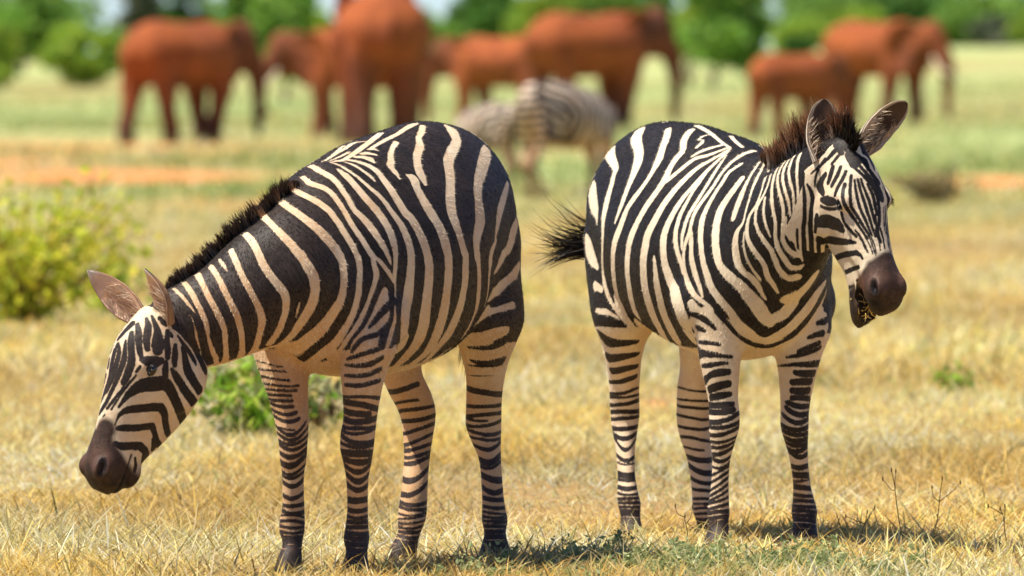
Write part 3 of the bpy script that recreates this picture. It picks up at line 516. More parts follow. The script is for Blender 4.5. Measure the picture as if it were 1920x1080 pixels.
'w:-211,-78,1287,110 -166,-94,1274,128 -122,-112,1260,144 -74,-134,1242,159 -28,-157,1223,159 18,-178,1205,172 52,-195,1187,210 67,-209,1171,187 75,-222,1155,152 80,-235,1137,139 80,-248,1118,139 74,-256,1106,145 65,-263,1093,157 54,-268,1081,165 36,-276,1064,165 21,-282,1048,165 14,-288,1032,181 9,-293,1016,196 1,-298,997,198 -9,-302,978,197 -25,-305,959,197 -40,-307,940,197 -53,-308,919,190 -68,-306,898,184 -81,-302,882,183 -96,-297,866,184 -111,-292,850,184 -127,-286,835,180 -145,-279,819,176 -167,-270,803,175 -197,-257,786,181 -240,-240,769,191 -263,-229,754,198 -265,-222,734,202 -263,-214,716,130 -261,-206,699,100 -261,-196,683,84 -263,-183,669,77 -270,-168,655,72 -283,-152,642,66 -305,-132,630,59 -366,-99,617,53',
'w:-95,-38,1285,123 -24,-76,1270,146 61,-115,1247,122 131,-138,1225,108 144,-153,1211,167 149,-168,1197,165 155,-180,1184,155 161,-191,1170,146 171,-202,1153,154 180,-212,1138,181 184,-228,1115,173 183,-239,1099,171 179,-251,1082,173 174,-261,1066,178 166,-270,1050,182 157,-278,1034,182 147,-284,1018,182 134,-290,999,188 121,-295,980,196 109,-299,962,208 97,-302,942,218 87,-303,922,215 77,-303,900,209 70,-302,885,208 63,-301,869,208 56,-299,854,209 50,-296,838,212 43,-292,822,215 33,-287,807,218 18,-280,791,222 -1,-271,774,226 -19,-263,759,228 -42,-250,740,225 -71,-234,721,219 -118,-211,701,209',
'w:-238,-164,679,198 -267,-142,659,89 -305,-118,640,79',
'w:289,-39,1233,59 290,-56,1227,67 287,-72,1221,76 279,-89,1214,86 267,-105,1207,91 249,-119,1203,89 233,-132,1198,101 228,-148,1187,107 225,-163,1175,109 221,-177,1163,111 216,-190,1152,110 209,-202,1140,106 200,-214,1129,99',
'w:307,-45,1226,59 315,-65,1217,72 316,-82,1208,85 313,-98,1198,94 308,-113,1189,103 299,-127,1181,116 292,-142,1171,129 288,-158,1158,141 286,-174,1143,151 284,-188,1130,158 281,-201,1116,164 277,-215,1100,173 272,-227,1083,179 267,-238,1068,181 262,-248,1051,181 259,-255,1038,182 256,-262,1024,182 252,-269,1010,184 245,-275,994,185 235,-281,978,190 226,-285,964,206 219,-288,947,222 216,-289,930,225 208,-291,910,214 200,-291,889,210 195,-291,873,219 190,-289,858,223 184,-286,842,226 178,-283,827,225 172,-280,811,224 167,-276,796,226 163,-271,780,234 158,-266,764,244 153,-259,749,253 140,-249,727,261 124,-236,707,262 108,-221,687,255 90,-205,669,240 62,-187,651,200 -12,-153,633,169',
'w:319,-49,1221,35 330,-64,1213,52 338,-80,1203,67 345,-99,1190,77 350,-117,1176,85 353,-133,1162,90 355,-148,1148,94 357,-163,1133,99 357,-178,1116,107 355,-192,1100,113 351,-205,1084,121 348,-216,1068,132 344,-226,1052,142 340,-235,1037,148 336,-243,1020,154 330,-252,999,162 326,-259,979,171 324,-264,962,183 325,-266,946,191 327,-268,926,193 330,-268,905,196 333,-266,884,212 337,-263,863,230 345,-259,843,258 355,-254,822,286 366,-253,808,262 392,-257,793,278 415,-259,778,325 429,-259,763,328 438,-257,747,321 443,-254,733,322 444,-247,714,329 440,-239,696,325 420,-224,677,275',
'w:308,-179,656,261 297,-166,641,199 283,-152,627,129',
'w:269,-278,892,72 270,-277,876,96 269,-275,858,122 267,-273,843,144 264,-270,827,169 259,-267,811,193 254,-263,796,209 249,-258,780,218 244,-252,765,226 237,-247,749,226 230,-240,734,232 222,-233,718,239 213,-221,697,253 200,-207,676,262 178,-190,656,258 152,-172,638,240 102,-146,618,90',
'w:323,-70,1212,31 340,-87,1199,43 353,-104,1185,59 358,-120,1172,63 362,-136,1158,67 369,-150,1142,71 375,-164,1126,74 377,-177,1110,76 378,-189,1094,77 380,-200,1078,81 382,-210,1062,89 382,-220,1044,103 381,-229,1025,116 382,-236,1007,122 383,-241,989,125 386,-246,970,128 392,-249,951,127 402,-250,931,123 413,-249,911,116 426,-247,892,107 436,-244,874,101 440,-242,860,89 443,-241,847,70',
'w:344,-67,1208,34 367,-87,1192,49 386,-105,1176,63 403,-123,1158,74 415,-139,1140,82 422,-153,1122,83 426,-166,1103,81 428,-179,1085,83 428,-191,1067,86 428,-203,1049,95 430,-216,1030,111 435,-226,1012,117 437,-233,994,120 435,-237,976,114 433,-241,957,102 435,-242,939,79 437,-243,921,57',
'w:381,-36,1208,66 406,-61,1195,83 422,-83,1181,85 434,-102,1166,83 442,-119,1149,75 450,-133,1131,76 456,-147,1113,83 456,-157,1101,88 455,-166,1088,90 453,-175,1076,91 450,-187,1060,91 451,-198,1044,87 457,-209,1029,76 463,-217,1013,70 468,-223,993,76 469,-228,972,84 462,-234,953,81 454,-238,935,79 449,-240,915,76 448,-241,894,74 449,-240,873,85 453,-238,852,102 462,-236,831,112 477,-234,811,108 493,-230,794,104 506,-224,780,99 519,-217,770,87 533,-209,762,77 545,-201,754,76 556,-192,744,77 561,-185,733,76 566,-176,720,74 570,-168,708,72 574,-157,693,70 577,-147,680,68 579,-135,669,63 579,-123,658,57',
'w:477,-224,972,51 479,-226,954,84 480,-227,940,110 482,-227,930,88 484,-228,914,103 487,-228,893,120 494,-226,873,127 501,-223,853,127 511,-219,832,115 522,-215,812,96 531,-212,794,74 537,-208,776,51',
'w:498,-72,1182,106 486,-87,1170,115 475,-101,1159,120 477,-111,1146,114 482,-122,1131,106 483,-131,1119,95 484,-142,1105,86 485,-152,1090,84 486,-161,1077,88 487,-169,1063,93 488,-177,1049,98 492,-188,1029,103 497,-197,1009,104 504,-202,988,108 511,-206,968,112 518,-208,949,112 526,-209,931,113 532,-209,910,116 539,-208,890,122 545,-205,870,131 553,-201,849,141 559,-197,833,141 564,-193,816,138 570,-188,800,136 577,-181,787,138 584,-173,775,145 591,-166,764,150 599,-154,748,149 605,-141,732,152 606,-130,714,175 604,-117,695,203 602,-102,680,233 601,-87,668,252 598,-72,657,234 595,-57,649,199 593,-40,642,185 595,-23,640,190 608,-8,645,195 625,6,654,222 639,21,665,236 650,36,677,239 659,50,693,239 667,63,709,240 671,77,725,243 674,90,741,241 677,102,760,222 676,113,777,196 672,125,792,169 663,137,804,142 643,156,822,78',
'w:586,-99,1137,150 586,-111,1121,166 582,-121,1105,180 573,-131,1089,187 562,-139,1073,193 553,-146,1058,196 549,-154,1041,178 552,-162,1021,160 558,-169,1000,156 565,-174,980,155 573,-178,959,155 581,-181,939,156 590,-181,919,159 596,-181,903,158 602,-179,888,156 609,-176,874,150 624,-168,857,159 639,-158,842,171 653,-145,829,175 665,-132,815,182 672,-120,800,201 676,-107,783,222 679,-94,768,239 680,-80,752,246 677,-66,733,245 672,-53,715,232 668,-42,702,187 663,-31,692,127',
'w:665,-37,696,135 679,-22,710,184 685,-10,716,199 691,3,724,203 699,14,739,209 713,24,756,247 745,28,773,238 782,29,789,279 807,36,806,256 824,44,822,235 837,50,836,214 850,54,850,192',
'w:652,-144,1025,171 654,-139,1041,178 654,-133,1057,180 651,-125,1075,169 645,-116,1093,139 636,-105,1111,94 626,-93,1129,62 615,-80,1145,51 602,-66,1161,46 584,-48,1177,40 558,-27,1192,34',
'w:334,28,1222,85 355,4,1218,85 370,-18,1213,83 390,-39,1205,79 407,-59,1195,85',
'w:557,-7,1197,29 598,-31,1179,36 624,-49,1161,41 642,-65,1143,46 665,-82,1125,67 703,-102,1106,85 725,-116,1085,84 731,-123,1070,82 733,-129,1054,78 733,-133,1040,75 734,-138,1020,66 730,-141,1004,62 715,-145,992,69 700,-148,980,110 691,-150,965,167 683,-150,948,206 678,-148,930,226 675,-145,912,214 674,-141,893,184 677,-136,875,156 684,-128,860,134 691,-119,848,117 701,-111,843,129 708,-101,833,158 712,-91,820,162 710,-82,807,121 705,-74,793,86 701,-58,770,42',
'w:562,10,1197,22 610,-13,1179,30 636,-29,1161,35',
'w:759,-76,1147,77 790,-92,1131,75 802,-102,1113,70 806,-109,1095,66 805,-116,1076,70 799,-121,1059,69 785,-127,1045,64 771,-131,1031,74 764,-135,1016,90 761,-137,999,99 760,-138,981,105 761,-138,963,110 767,-134,947,111 775,-128,932,113 784,-119,916,115 792,-110,900,117 797,-101,886,118 798,-93,873,114 792,-87,859,115 784,-81,845,134 781,-71,831,143 779,-60,817,127 766,-42,794,72',
'w:745,-142,977,36 741,-142,958,41 737,-141,940,50 734,-138,922,64 732,-133,904,80 733,-124,885,82 734,-114,867,81 737,-104,851,89 739,-92,836,99',
'w:530,35,1201,17 600,5,1184,21 632,-12,1167,41',
'w:816,-79,1154,58 833,-90,1137,58 839,-96,1123,58 837,-103,1107,61 831,-108,1091,65 819,-114,1075,64 808,-120,1059,71 805,-124,1041,75 805,-126,1023,79 809,-125,1004,81 815,-122,987,84 823,-116,971,89 832,-108,955,96 840,-99,939,102 846,-89,924,107 846,-82,908,112 844,-74,892,114 840,-67,875,114 838,-58,860,118 839,-45,846,128 843,-31,837,137 852,-20,838,129 862,-9,842,132',
'w:845,-108,1082,62 846,-111,1064,65 846,-113,1046,67 849,-113,1027,65 852,-110,1010,64 855,-107,995,60 858,-103,983,54 860,-96,965,30',
'w:593,25,1186,23',
'w:837,-65,1173,61 850,-77,1159,66 861,-86,1140,75 869,-92,1123,76 875,-96,1105,78 881,-99,1087,80 887,-99,1067,81 891,-97,1046,79 893,-94,1026,75 892,-90,1006,71 885,-88,985,71 878,-86,965,78 874,-81,946,89 872,-74,929,101 872,-66,912,109 873,-55,897,112 872,-44,881,107 873,-32,870,100 887,-13,870,83 900,-3,879,43',
'w:844,-42,1195,55 864,-59,1181,60 870,-69,1168,66 881,-78,1150,66 893,-84,1132,60 905,-85,1114,61 916,-84,1096,65 925,-82,1078,68 929,-79,1060,69 928,-77,1042,67 924,-75,1024,64 918,-74,1006,64 910,-73,988,67 903,-71,971,72 897,-68,956,82 896,-62,942,90 897,-54,929,97 901,-44,918,105 906,-33,911,107 912,-21,906,70',
'w:875,-41,1199,63 888,-54,1186,69 894,-63,1173,73 905,-71,1155,64 916,-75,1137,60 928,-75,1119,60 939,-73,1101,61 945,-70,1085,56 949,-67,1070,50 948,-64,1052,46 946,-61,1033,43',
'w:931,-70,1024,48 925,-69,1006,57 919,-66,988,64 918,-60,972,57 918,-52,956,45',
'w:895,-30,1211,61 911,-45,1195,66 920,-54,1180,67 928,-60,1164,60 939,-62,1148,59 949,-62,1133,61 958,-60,1118,53 964,-58,1101,45 964,-56,1081,44 962,-54,1061,46 958,-53,1042,52 953,-51,1024,59 949,-48,1006,61 944,-44,988,62 937,-40,970,67 930,-37,952,73 925,-31,935,76 920,-24,920,73 915,-16,906,58 909,-8,893,39',
'w:937,-26,1216,83 949,-36,1200,73 959,-42,1183,65 966,-46,1164,62 973,-48,1145,57 977,-48,1124,51 978,-47,1109,48 977,-46,1093,46 976,-45,1079,46 974,-43,1061,47 970,-41,1043,51 967,-39,1028,52 962,-36,1013,54 958,-34,997,56 951,-32,982,57 945,-30,966,59 938,-27,952,60 930,-22,933,58 921,-17,916,54',
'w:-151,-2,1297,113 -87,-5,1289,102 -5,-16,1281,85 92,-32,1272,73 161,-41,1262,63 208,-44,1252,59 244,-44,1244,59 298,-38,1230,39',
'w:153,10,1266,80 213,0,1255,75 254,-3,1246,79 301,-2,1233,65',
'w:175,-109,1232,68 165,-91,1243,85 139,-75,1255,27 115,-84,1254,37 87,-60,1266,77 88,-41,1270,68',
'w:210,-135,1205,59 216,-112,1218,85 224,-99,1224,88 234,-84,1230,85 244,-70,1234,77 251,-56,1238,68',
'w:204,86,1237,37 252,85,1226,32',
'w:497,-231,753,141 502,-224,739,190 506,-218,726,248 511,-211,712,315 517,-205,699,392 524,-199,685,484 530,-194,671,739 539,-186,651,859 546,-180,631,957 549,-177,616,999 551,-174,601,1027 552,-172,585,1044 553,-169,570,1052 554,-166,555,1051 553,-163,540,1044 552,-160,524,1033 549,-158,509,1017 547,-156,494,1001',
'w:593,141,693,568 593,135,678,544 592,129,663,531 590,123,648,545 586,115,632,577 581,106,617,590 576,99,602,578 572,94,586,607 567,91,571,638 563,89,556,664 559,88,540,554 556,88,525,508 552,88,510,478 547,87,489,463 543,86,468,457',
'w:550,-85,612,117 501,-52,605,263 486,-32,598,266 482,-14,596,260 496,-2,598,235 517,7,604,201 534,17,610,172 553,30,619,145 570,43,629,128 583,58,640,125 594,74,653,128 604,88,668,128 611,102,685,128 614,111,697,128 616,120,709,128 616,129,721,128 610,144,739,129 601,158,757,128 599,166,775,119 595,175,794,106',
'k:571,-174,732,94 576,-164,719,91 580,-154,707,89 582,-143,695,85 583,-134,684,77 583,-125,673,69 582,-115,663,64 580,-103,654,67 576,-91,646,74 571,-77,640,87 563,-58,631,124 559,-40,625,153 559,-21,622,158 562,-2,621,157 568,8,624,151 577,18,629,144 586,28,635,138 592,39,640,135 596,50,645,135 603,61,653,138 612,71,664,149 621,81,677,164 627,91,690,176 631,100,702,180 635,109,715,180 637,117,726,176 636,125,737,166 633,135,748,152 625,145,758,138',
'k:489,-228,721,82 501,-218,717,101 517,-208,712,118 533,-199,704,117 546,-189,695,101 553,-181,686,80 558,-174,677,57',
'k:489,-209,680,106 508,-203,675,86 524,-197,671,70',
'k:479,-201,634,64 515,-196,634,69 537,-186,633,72 552,-174,631,66 563,-161,629,57',
'k:467,-197,601,220 512,-195,600,109 535,-186,598,110 552,-172,597,92 563,-156,594,72 567,-141,592,63 567,-124,590,57',
'k:485,-193,561,72 514,-191,562,80 532,-184,564,86 546,-175,567,80 557,-164,569,71 563,-152,571,64 566,-138,572,57',
'k:490,-185,515,157 516,-185,526,98 532,-180,534,102 546,-171,539,118 556,-159,542,129 562,-146,543,119 564,-133,544,101',
'k:510,-177,488,129 531,-170,495,129 545,-160,500,130 554,-147,504,126 558,-131,507,119',
'k:509,-172,463,114 532,-163,467,116 544,-150,471,115 550,-137,473,103 551,-124,475,88',
'k:574,177,734,88 544,201,747,124 504,222,764,126',
'k:591,147,693,73 582,169,697,117 561,193,706,91',
'k:590,118,648,59 591,130,652,74 591,142,657,88 584,166,661,119',
'k:573,90,606,57 580,105,612,75 584,120,618,90 585,137,624,94 582,155,631,94',
'k:542,62,587,43 557,74,590,54 568,87,592,65 575,99,595,72 580,116,599,72 580,131,604,69 578,147,610,71 571,163,617,75',
'k:476,55,558,35 523,57,561,44 545,68,563,53 559,81,565,64 568,95,565,77 572,110,565,92 572,124,565,104 565,144,567,116 541,169,568,129',
'k:558,86,540,88 564,101,538,105 566,117,537,118 562,133,537,120 550,151,537,122',
'k:546,80,510,101 555,92,511,110 559,105,512,118 559,120,512,119 552,139,512,117',
'k:542,81,484,102 550,94,483,110 553,107,482,117 552,119,483,120 547,133,484,119',
'k:540,82,459,101 547,95,458,109 549,108,457,115 547,121,457,116 538,136,456,115',
'k:1005,-26,1125,41 1008,-21,1116,54 1010,-16,1106,66 1009,-10,1086,80 1006,-10,1073,75 1001,-11,1059,71 996,-10,1043,81 991,-9,1026,89 983,-8,1009,84 976,-6,993,76 969,-3,977,76 961,1,959,77 952,5,943,77 940,10,924,76 929,17,908,76 917,26,894,76 903,38,884,76 878,55,873,78 821,83,862,77',
'k:645,157,842,92',
'k:994,-35,1158,63 995,-35,1142,47 995,-35,1125,39 994,-33,1109,52 993,-31,1092,65 990,-30,1076,65 986,-28,1059,63 981,-27,1041,66 976,-25,1023,69 968,-25,1005,69 961,-24,988,69 954,-21,972,72 947,-17,955,74 938,-14,936,77 928,-9,918,78 920,-5,904,70 911,0,891,60',
'k:948,-39,988,44 941,-37,971,45 934,-34,955,45 928,-31,941,41 923,-27,928,36',
'k:970,26,958,75 961,26,947,72 952,28,935,68 940,33,921,67 925,41,908,67 905,51,895,70 876,66,884,67',
'k:648,156,862,83 615,174,851,50',
'k:972,35,958,218 993,42,957,149 1033,42,956,160 1071,45,955,143 1103,50,954,121 1128,56,953,98 1146,63,953,76 1164,74,951,42',
'k:958,54,938,67 917,66,921,99 898,69,907,55',
'k:584,190,871,108',
'k:1002,68,902,89 1047,65,908,91 1083,67,913,93 1126,66,916,93 1151,71,919,88 1165,77,920,87 1179,86,912,55 1184,90,902,38',
'k:1053,80,859,77 1095,81,866,75 1125,84,872,71 1166,84,877,67',
'k:1128,90,835,42 1175,88,843,64 1192,89,847,47',
'k:1060,89,813,58 1114,88,819,42',
'k:565,198,850,49',
'k:1088,90,772,50',
'k:1019,0,1030,87 1012,1,1016,122 1008,2,1006,117 1040,12,1013,204 1062,17,1014,230 1083,22,1012,251 1111,34,1005,216 1119,40,997,175 1127,46,988,98',
'k:1002,3,1000,88 980,8,980,53',
'k:1054,1,1080,71 1094,8,1077,169 1118,21,1074,121',
'k:1053,1,1060,53 1078,6,1055,62 1098,14,1052,62 1116,23,1053,57 1134,33,1056,53',
'k:1063,12,1156,92 1049,6,1139,134 1042,3,1119,195 1066,4,1100,114',
'k:1038,-1,1172,36 1032,-5,1159,40 1027,-8,1145,41 1024,-8,1132,37 1022,-7,1119,31',
'k:1054,15,1202,62 1046,7,1188,46 1038,0,1180,40 1028,-9,1169,35 1018,-18,1159,30',
'k:1088,27,1179,83 1088,24,1167,93 1087,21,1156,100 1086,18,1144,94 1085,14,1133,84',
'k:1112,44,1179,63 1113,39,1166,71 1112,33,1153,77 1108,26,1138,78 1103,19,1123,76',
'k:1130,55,1166,59 1131,50,1155,63 1131,44,1143,67 1128,36,1128,68 1125,29,1113,70 1122,23,1094,57',
'k:1141,48,1127,66 1144,42,1114,65 1152,37,1101,65 1158,35,1087,65 1162,37,1074,65 1164,42,1061,65 1160,52,1048,66 1159,62,1035,59 1165,71,1022,54 1171,79,1007,49 1177,87,992,43 1183,96,977,40 1190,104,963,38',
'k:1145,67,1153,48 1149,64,1137,51 1153,61,1120,53 1157,59,1103,52 1163,58,1087,56 1166,57,1074,59 1165,60,1061,55 1165,68,1048,53 1169,76,1035,53 1173,82,1024,52 1176,87,1013,50 1180,93,1002,47 1184,99,991,44 1188,105,980,41 1191,110,969,38',
'k:1154,74,1140,38 1158,75,1127,40 1162,75,1114,43 1165,77,1098,48 1168,80,1081,52 1171,83,1065,53 1175,88,1048,52 1177,93,1036,51 1180,98,1024,50 1183,103,1012,47 1186,107,999,43 1189,112,986,38 1192,117,973,33',
'k:1156,84,1143,38 1161,86,1129,43 1165,88,1114,48 1169,91,1101,50 1172,95,1087,52 1174,99,1074,53 1178,103,1058,54 1181,107,1041,53 1183,111,1029,51 1185,115,1015,48 1188,118,1002,44 1191,123,985,37 1194,127,969,30',
'k:1158,94,1143,39 1163,97,1129,42 1167,101,1114,45 1171,107,1097,51 1175,113,1081,56 1178,117,1065,58 1180,121,1048,56 1182,124,1035,52 1185,126,1022,47 1187,129,1009,42',
'k:1163,113,1127,49 1166,118,1116,53 1168,124,1105,59 1170,128,1094,63 1173,131,1079,64 1176,133,1064,63 1178,136,1049,61 1180,138,1035,59',
'k:1155,109,1153,49 1159,118,1138,57 1162,127,1123,66 1163,137,1108,76 1164,144,1094,86 1167,146,1080,82 1170,145,1067,73',
'k:1155,137,1133,87 1155,146,1122,97 1153,155,1110,118 1153,159,1098,141 1155,161,1087,160',
'k:1171,147,1061,67 1174,147,1048,70 1177,146,1035,70 1181,145,1022,67 1185,142,1008,62 1188,138,996,53 1191,136,982,48 1194,139,968,50 1198,143,953,55',
'k:1182,131,1035,38 1185,132,1018,37 1188,132,1002,36 1191,131,986,33 1195,130,969,30',
'k:1176,84,965,28 1182,91,953,26 1188,97,942,24 1192,101,930,20 1196,105,919,17',
'k:1192,110,965,26 1195,114,952,23 1199,118,939,20 1203,121,925,18 1207,124,912,17',
'k:1166,73,988,35 1172,80,977,31 1178,87,965,28 1183,92,949,26 1189,97,932,24',
'k:1136,39,1041,61 1136,42,1028,55 1138,45,1015,54 1142,51,1003,55 1150,59,992,55 1159,67,980,51 1168,76,969,46',
'k:1115,74,1215,168 1126,77,1200,158 1135,81,1189,159 1134,95,1196,102',
'k:1097,52,1222,95 1085,47,1236,108 1076,45,1248,135 1079,56,1254,192 1083,71,1258,240',
'k:1131,114,1199,132 1138,118,1186,106 1144,123,1173,83',
'k:1080,37,1228,83 1072,28,1215,71 1062,19,1202,58',
'k:1140,93,1186,50 1146,101,1176,56 1150,109,1166,63 1153,117,1156,70 1155,124,1146,75 1156,132,1137,81 1156,140,1127,88 1156,147,1116,96 1155,154,1105,106 1152,162,1093,120',
'k:1137,115,1189,73 1143,123,1174,79 1146,133,1159,86 1147,143,1146,97 1144,154,1133,111',
'k:1129,69,1189,43 1140,79,1178,48 1149,90,1166,53 1153,98,1158,55 1157,106,1149,57 1159,114,1140,58 1162,124,1127,56 1163,134,1113,54',
'k:1062,43,1258,128 1076,50,1253,126 1086,59,1248,138 1095,67,1241,145 1103,74,1233,141 1112,80,1224,135 1119,86,1215,132 1127,98,1206,129 1132,110,1199,122',
'k:1071,26,1215,50 1063,20,1205,49 1055,14,1195,44 1047,8,1187,39 1040,2,1178,36',
'k:1093,43,1212,59 1088,34,1200,57 1081,26,1189,54',
'k:1184,95,975,27 1189,102,960,25 1194,109,945,23 1199,113,930,20 1203,116,916,16',
'k:1190,110,978,26 1194,116,963,25 1198,122,948,23 1202,125,934,20 1206,127,919,17',
'k:1191,127,988,32 1194,133,973,31 1197,138,958,29 1200,139,943,26 1204,140,929,21',
'k:1187,146,994,43 1189,150,977,39 1192,153,961,36 1196,155,946,29 1200,156,932,21',
'k:1173,81,978,35 1180,88,963,31 1185,95,948,27 1189,98,935,24 1193,101,922,21',
'm:1214,113,876,255 1220,115,864,321 1229,118,850,379 1240,119,839,435 1249,121,826,503 1251,127,818,466 1244,143,820,400 1238,160,824,333 1233,178,820,277 1230,187,811,264 1231,181,802,353 1232,169,792,465 1232,158,781,496 1228,153,771,501 1218,162,759,368 1203,179,748,247',
'm:1252,127,811,391 1248,119,803,340 1239,113,794,293 1228,108,785,256',
'm:1094,102,723,215 1097,112,711,299 1081,131,702,215']}
# ------------------------------------------------------------------ zebras
def wob(V, k, seed):
    r = np.random.default_rng(seed)
    f = np.zeros(len(V))
    for i in range(5):
        d = r.normal(size=3); d /= np.linalg.norm(d)
        f += np.sin(V @ d * k * r.uniform(.6, 1.5) + r.uniform(0, 6.3))
    return f / 2.5

def head_frame(h):
    a = nrm(h['a']); n = np.asarray(h['n'], float); n = nrm(n - a * (n @ a)); l = np.cross(n, a)
    return np.asarray(h['o'], float), a, n, l           # axis, forehead normal, left

#           x     top    bottom  half width
HEAD = [(-.030, .030, -.060, .040), (.0, .080, -.120, .070), (.06, .104, -.165, .088), (.12, .118, -.192, .098),
        (.18, .116, -.200, .100), (.24, .104, -.190, .090), (.30, .088, -.172, .075), (.36, .074, -.150, .064),
        (.42, .064, -.122, .058), (.47, .059, -.106, .064), (.51, .050, -.097, .065), (.55, .027, -.082, .056), (.574, -.008, -.054, .028)]
HEAD_OPEN = [(-.030, .030, -.060, .040), (.0, .076, -.130, .070), (.06, .096, -.182, .076), (.12, .106, -.208, .088),
        (.18, .102, -.208, .099), (.24, .091, -.190, .088), (.30, .077, -.158, .074), (.36, .064, -.118, .064),
        (.42, .055, -.086, .059), (.47, .054, -.078, .064), (.51, .048, -.078, .065), (.55, .025, -.076, .057), (.578, -.012, -.062, .034)]
JAW_OPEN = [(.14, -.06, -.200, .050), (.22, -.06, -.202, .058), (.30, -.068, -.182, .054), (.37, -.078, -.160, .048),
        (.43, -.092, -.164, .046), (.48, -.124, -.186, .048), (.53, -.140, -.200, .046), (.56, -.152, -.190, .028)]

def head_tube(rows, o, a, n, l, hs, egg=.35):
    r = np.array(rows)
    mid = (r[:, 1] + r[:, 2]) / 2 * .35
    C = o + np.outer(r[:, 0] * hs, a) + np.outer(mid, n)
    return tube(C, n, r[:, 3], r[:, 1] - mid, mid - r[:, 2], egg=egg, n=36, m=6, fixed=(l, n))

def ear_mesh(base, tip, face, w, nu=26, nv=17, tipped=(.80, .50, .26, .03)):
    """A leaf-shaped cupped ear with real thickness; returns V, Q, (u, v, inside) per vertex."""
    base, tip = np.asarray(base, float), np.asarray(tip, float)
    ax = tip - base; L = np.linalg.norm(ax); ax /= L
    f = np.asarray(face, float); f = nrm(f - ax * (f @ ax)); s = np.cross(f, ax)
    u = np.linspace(0, 1, nu); v = np.linspace(-1, 1, nv)
    U, W = np.meshgrid(u, v, indexing='ij')
    prof = np.interp(U, [0, .12, .3, .5, .7, .85, .94, 1.0], np.array([.42, .66, .96, 1.0, *tipped]) * w)
    cup = np.interp(U, [0, .15, .4, .7, 1.0], [1.55, 1.25, .85, .6, .3])
    ang = W * cup
    sx = np.sin(ang) / np.maximum(np.sin(np.minimum(cup, np.pi / 2)), .2)
    dz = (1 - np.cos(ang)) / np.maximum(np.sin(np.minimum(cup, np.pi / 2)), .2)
    bend = .02 * np.sin(U * np.pi)
    ctr = base + (U * L)[..., None] * ax - bend[..., None] * f
    P = ctr + (sx * prof)[..., None] * s + (dz * prof * .9)[..., None] * f
    thick = .0085 * np.interp(U, [0, .6, 1], [1.3, 1, .5]) * (1 - .75 * np.abs(W) ** 4)
    N = np.cross(np.gradient(P, axis=0), np.gradient(P, axis=1)); N /= np.linalg.norm(N, axis=-1, keepdims=True) + 1e-12
    if (N[nu // 2, nv // 2] @ f) < 0: N = -N
    A = P + N * thick[..., None]; B = P - N * thick[..., None]
    V = np.vstack([A.reshape(-1, 3), B.reshape(-1, 3)])
    k = nu * nv
    i = np.arange(nu - 1)[:, None] * nv; j = np.arange(nv - 1)[None]
    q = np.stack([i + j, i + j + 1, i + nv + j + 1, i + nv + j], -1).reshape(-1, 4)
    edge = []
    for ii in range(nu - 1):
        for jj, fl in ((0, 0), (nv - 1, 1)):
            p0, p1 = ii * nv + jj, (ii + 1) * nv + jj
            edge.append((p0, p1, p1 + k, p0 + k) if fl == 0 else (p1, p0, p0 + k, p1 + k))
    for jj in range(nv - 1):
        p0, p1 = (nu - 1) * nv + jj, (nu - 1) * nv + jj + 1
        edge.append((p0, p1, p1 + k, p0 + k))
    Q = np.vstack([q[:, ::-1], q + k, np.array(edge)])
    inside = np.concatenate([np.ones(k), np.zeros(k)])
    return V, Q, np.concatenate([U.ravel(), U.ravel()]), np.concatenate([W.ravel(), W.ravel()]), inside

def split_faces(V, Q, sel):
    S = Q[sel]; n = len(V)
    E = np.sort(np.stack([S, np.roll(S, -1, 1)], -1).reshape(-1, 2), 1)
    u, inv = np.unique(E, axis=0, return_inverse=True); inv = inv.reshape(-1, 4)
    mid = (V[u[:, 0]] + V[u[:, 1]]) / 2; cen = V[S].mean(1)
    m = n + inv; c = n + len(u) + np.arange(len(S))
    new = [np.stack([S[:, i], m[:, i], c, m[:, i - 1]], -1) for i in range(4)]
    return np.vstack([V, mid, cen]), np.vstack([Q[~sel]] + new)

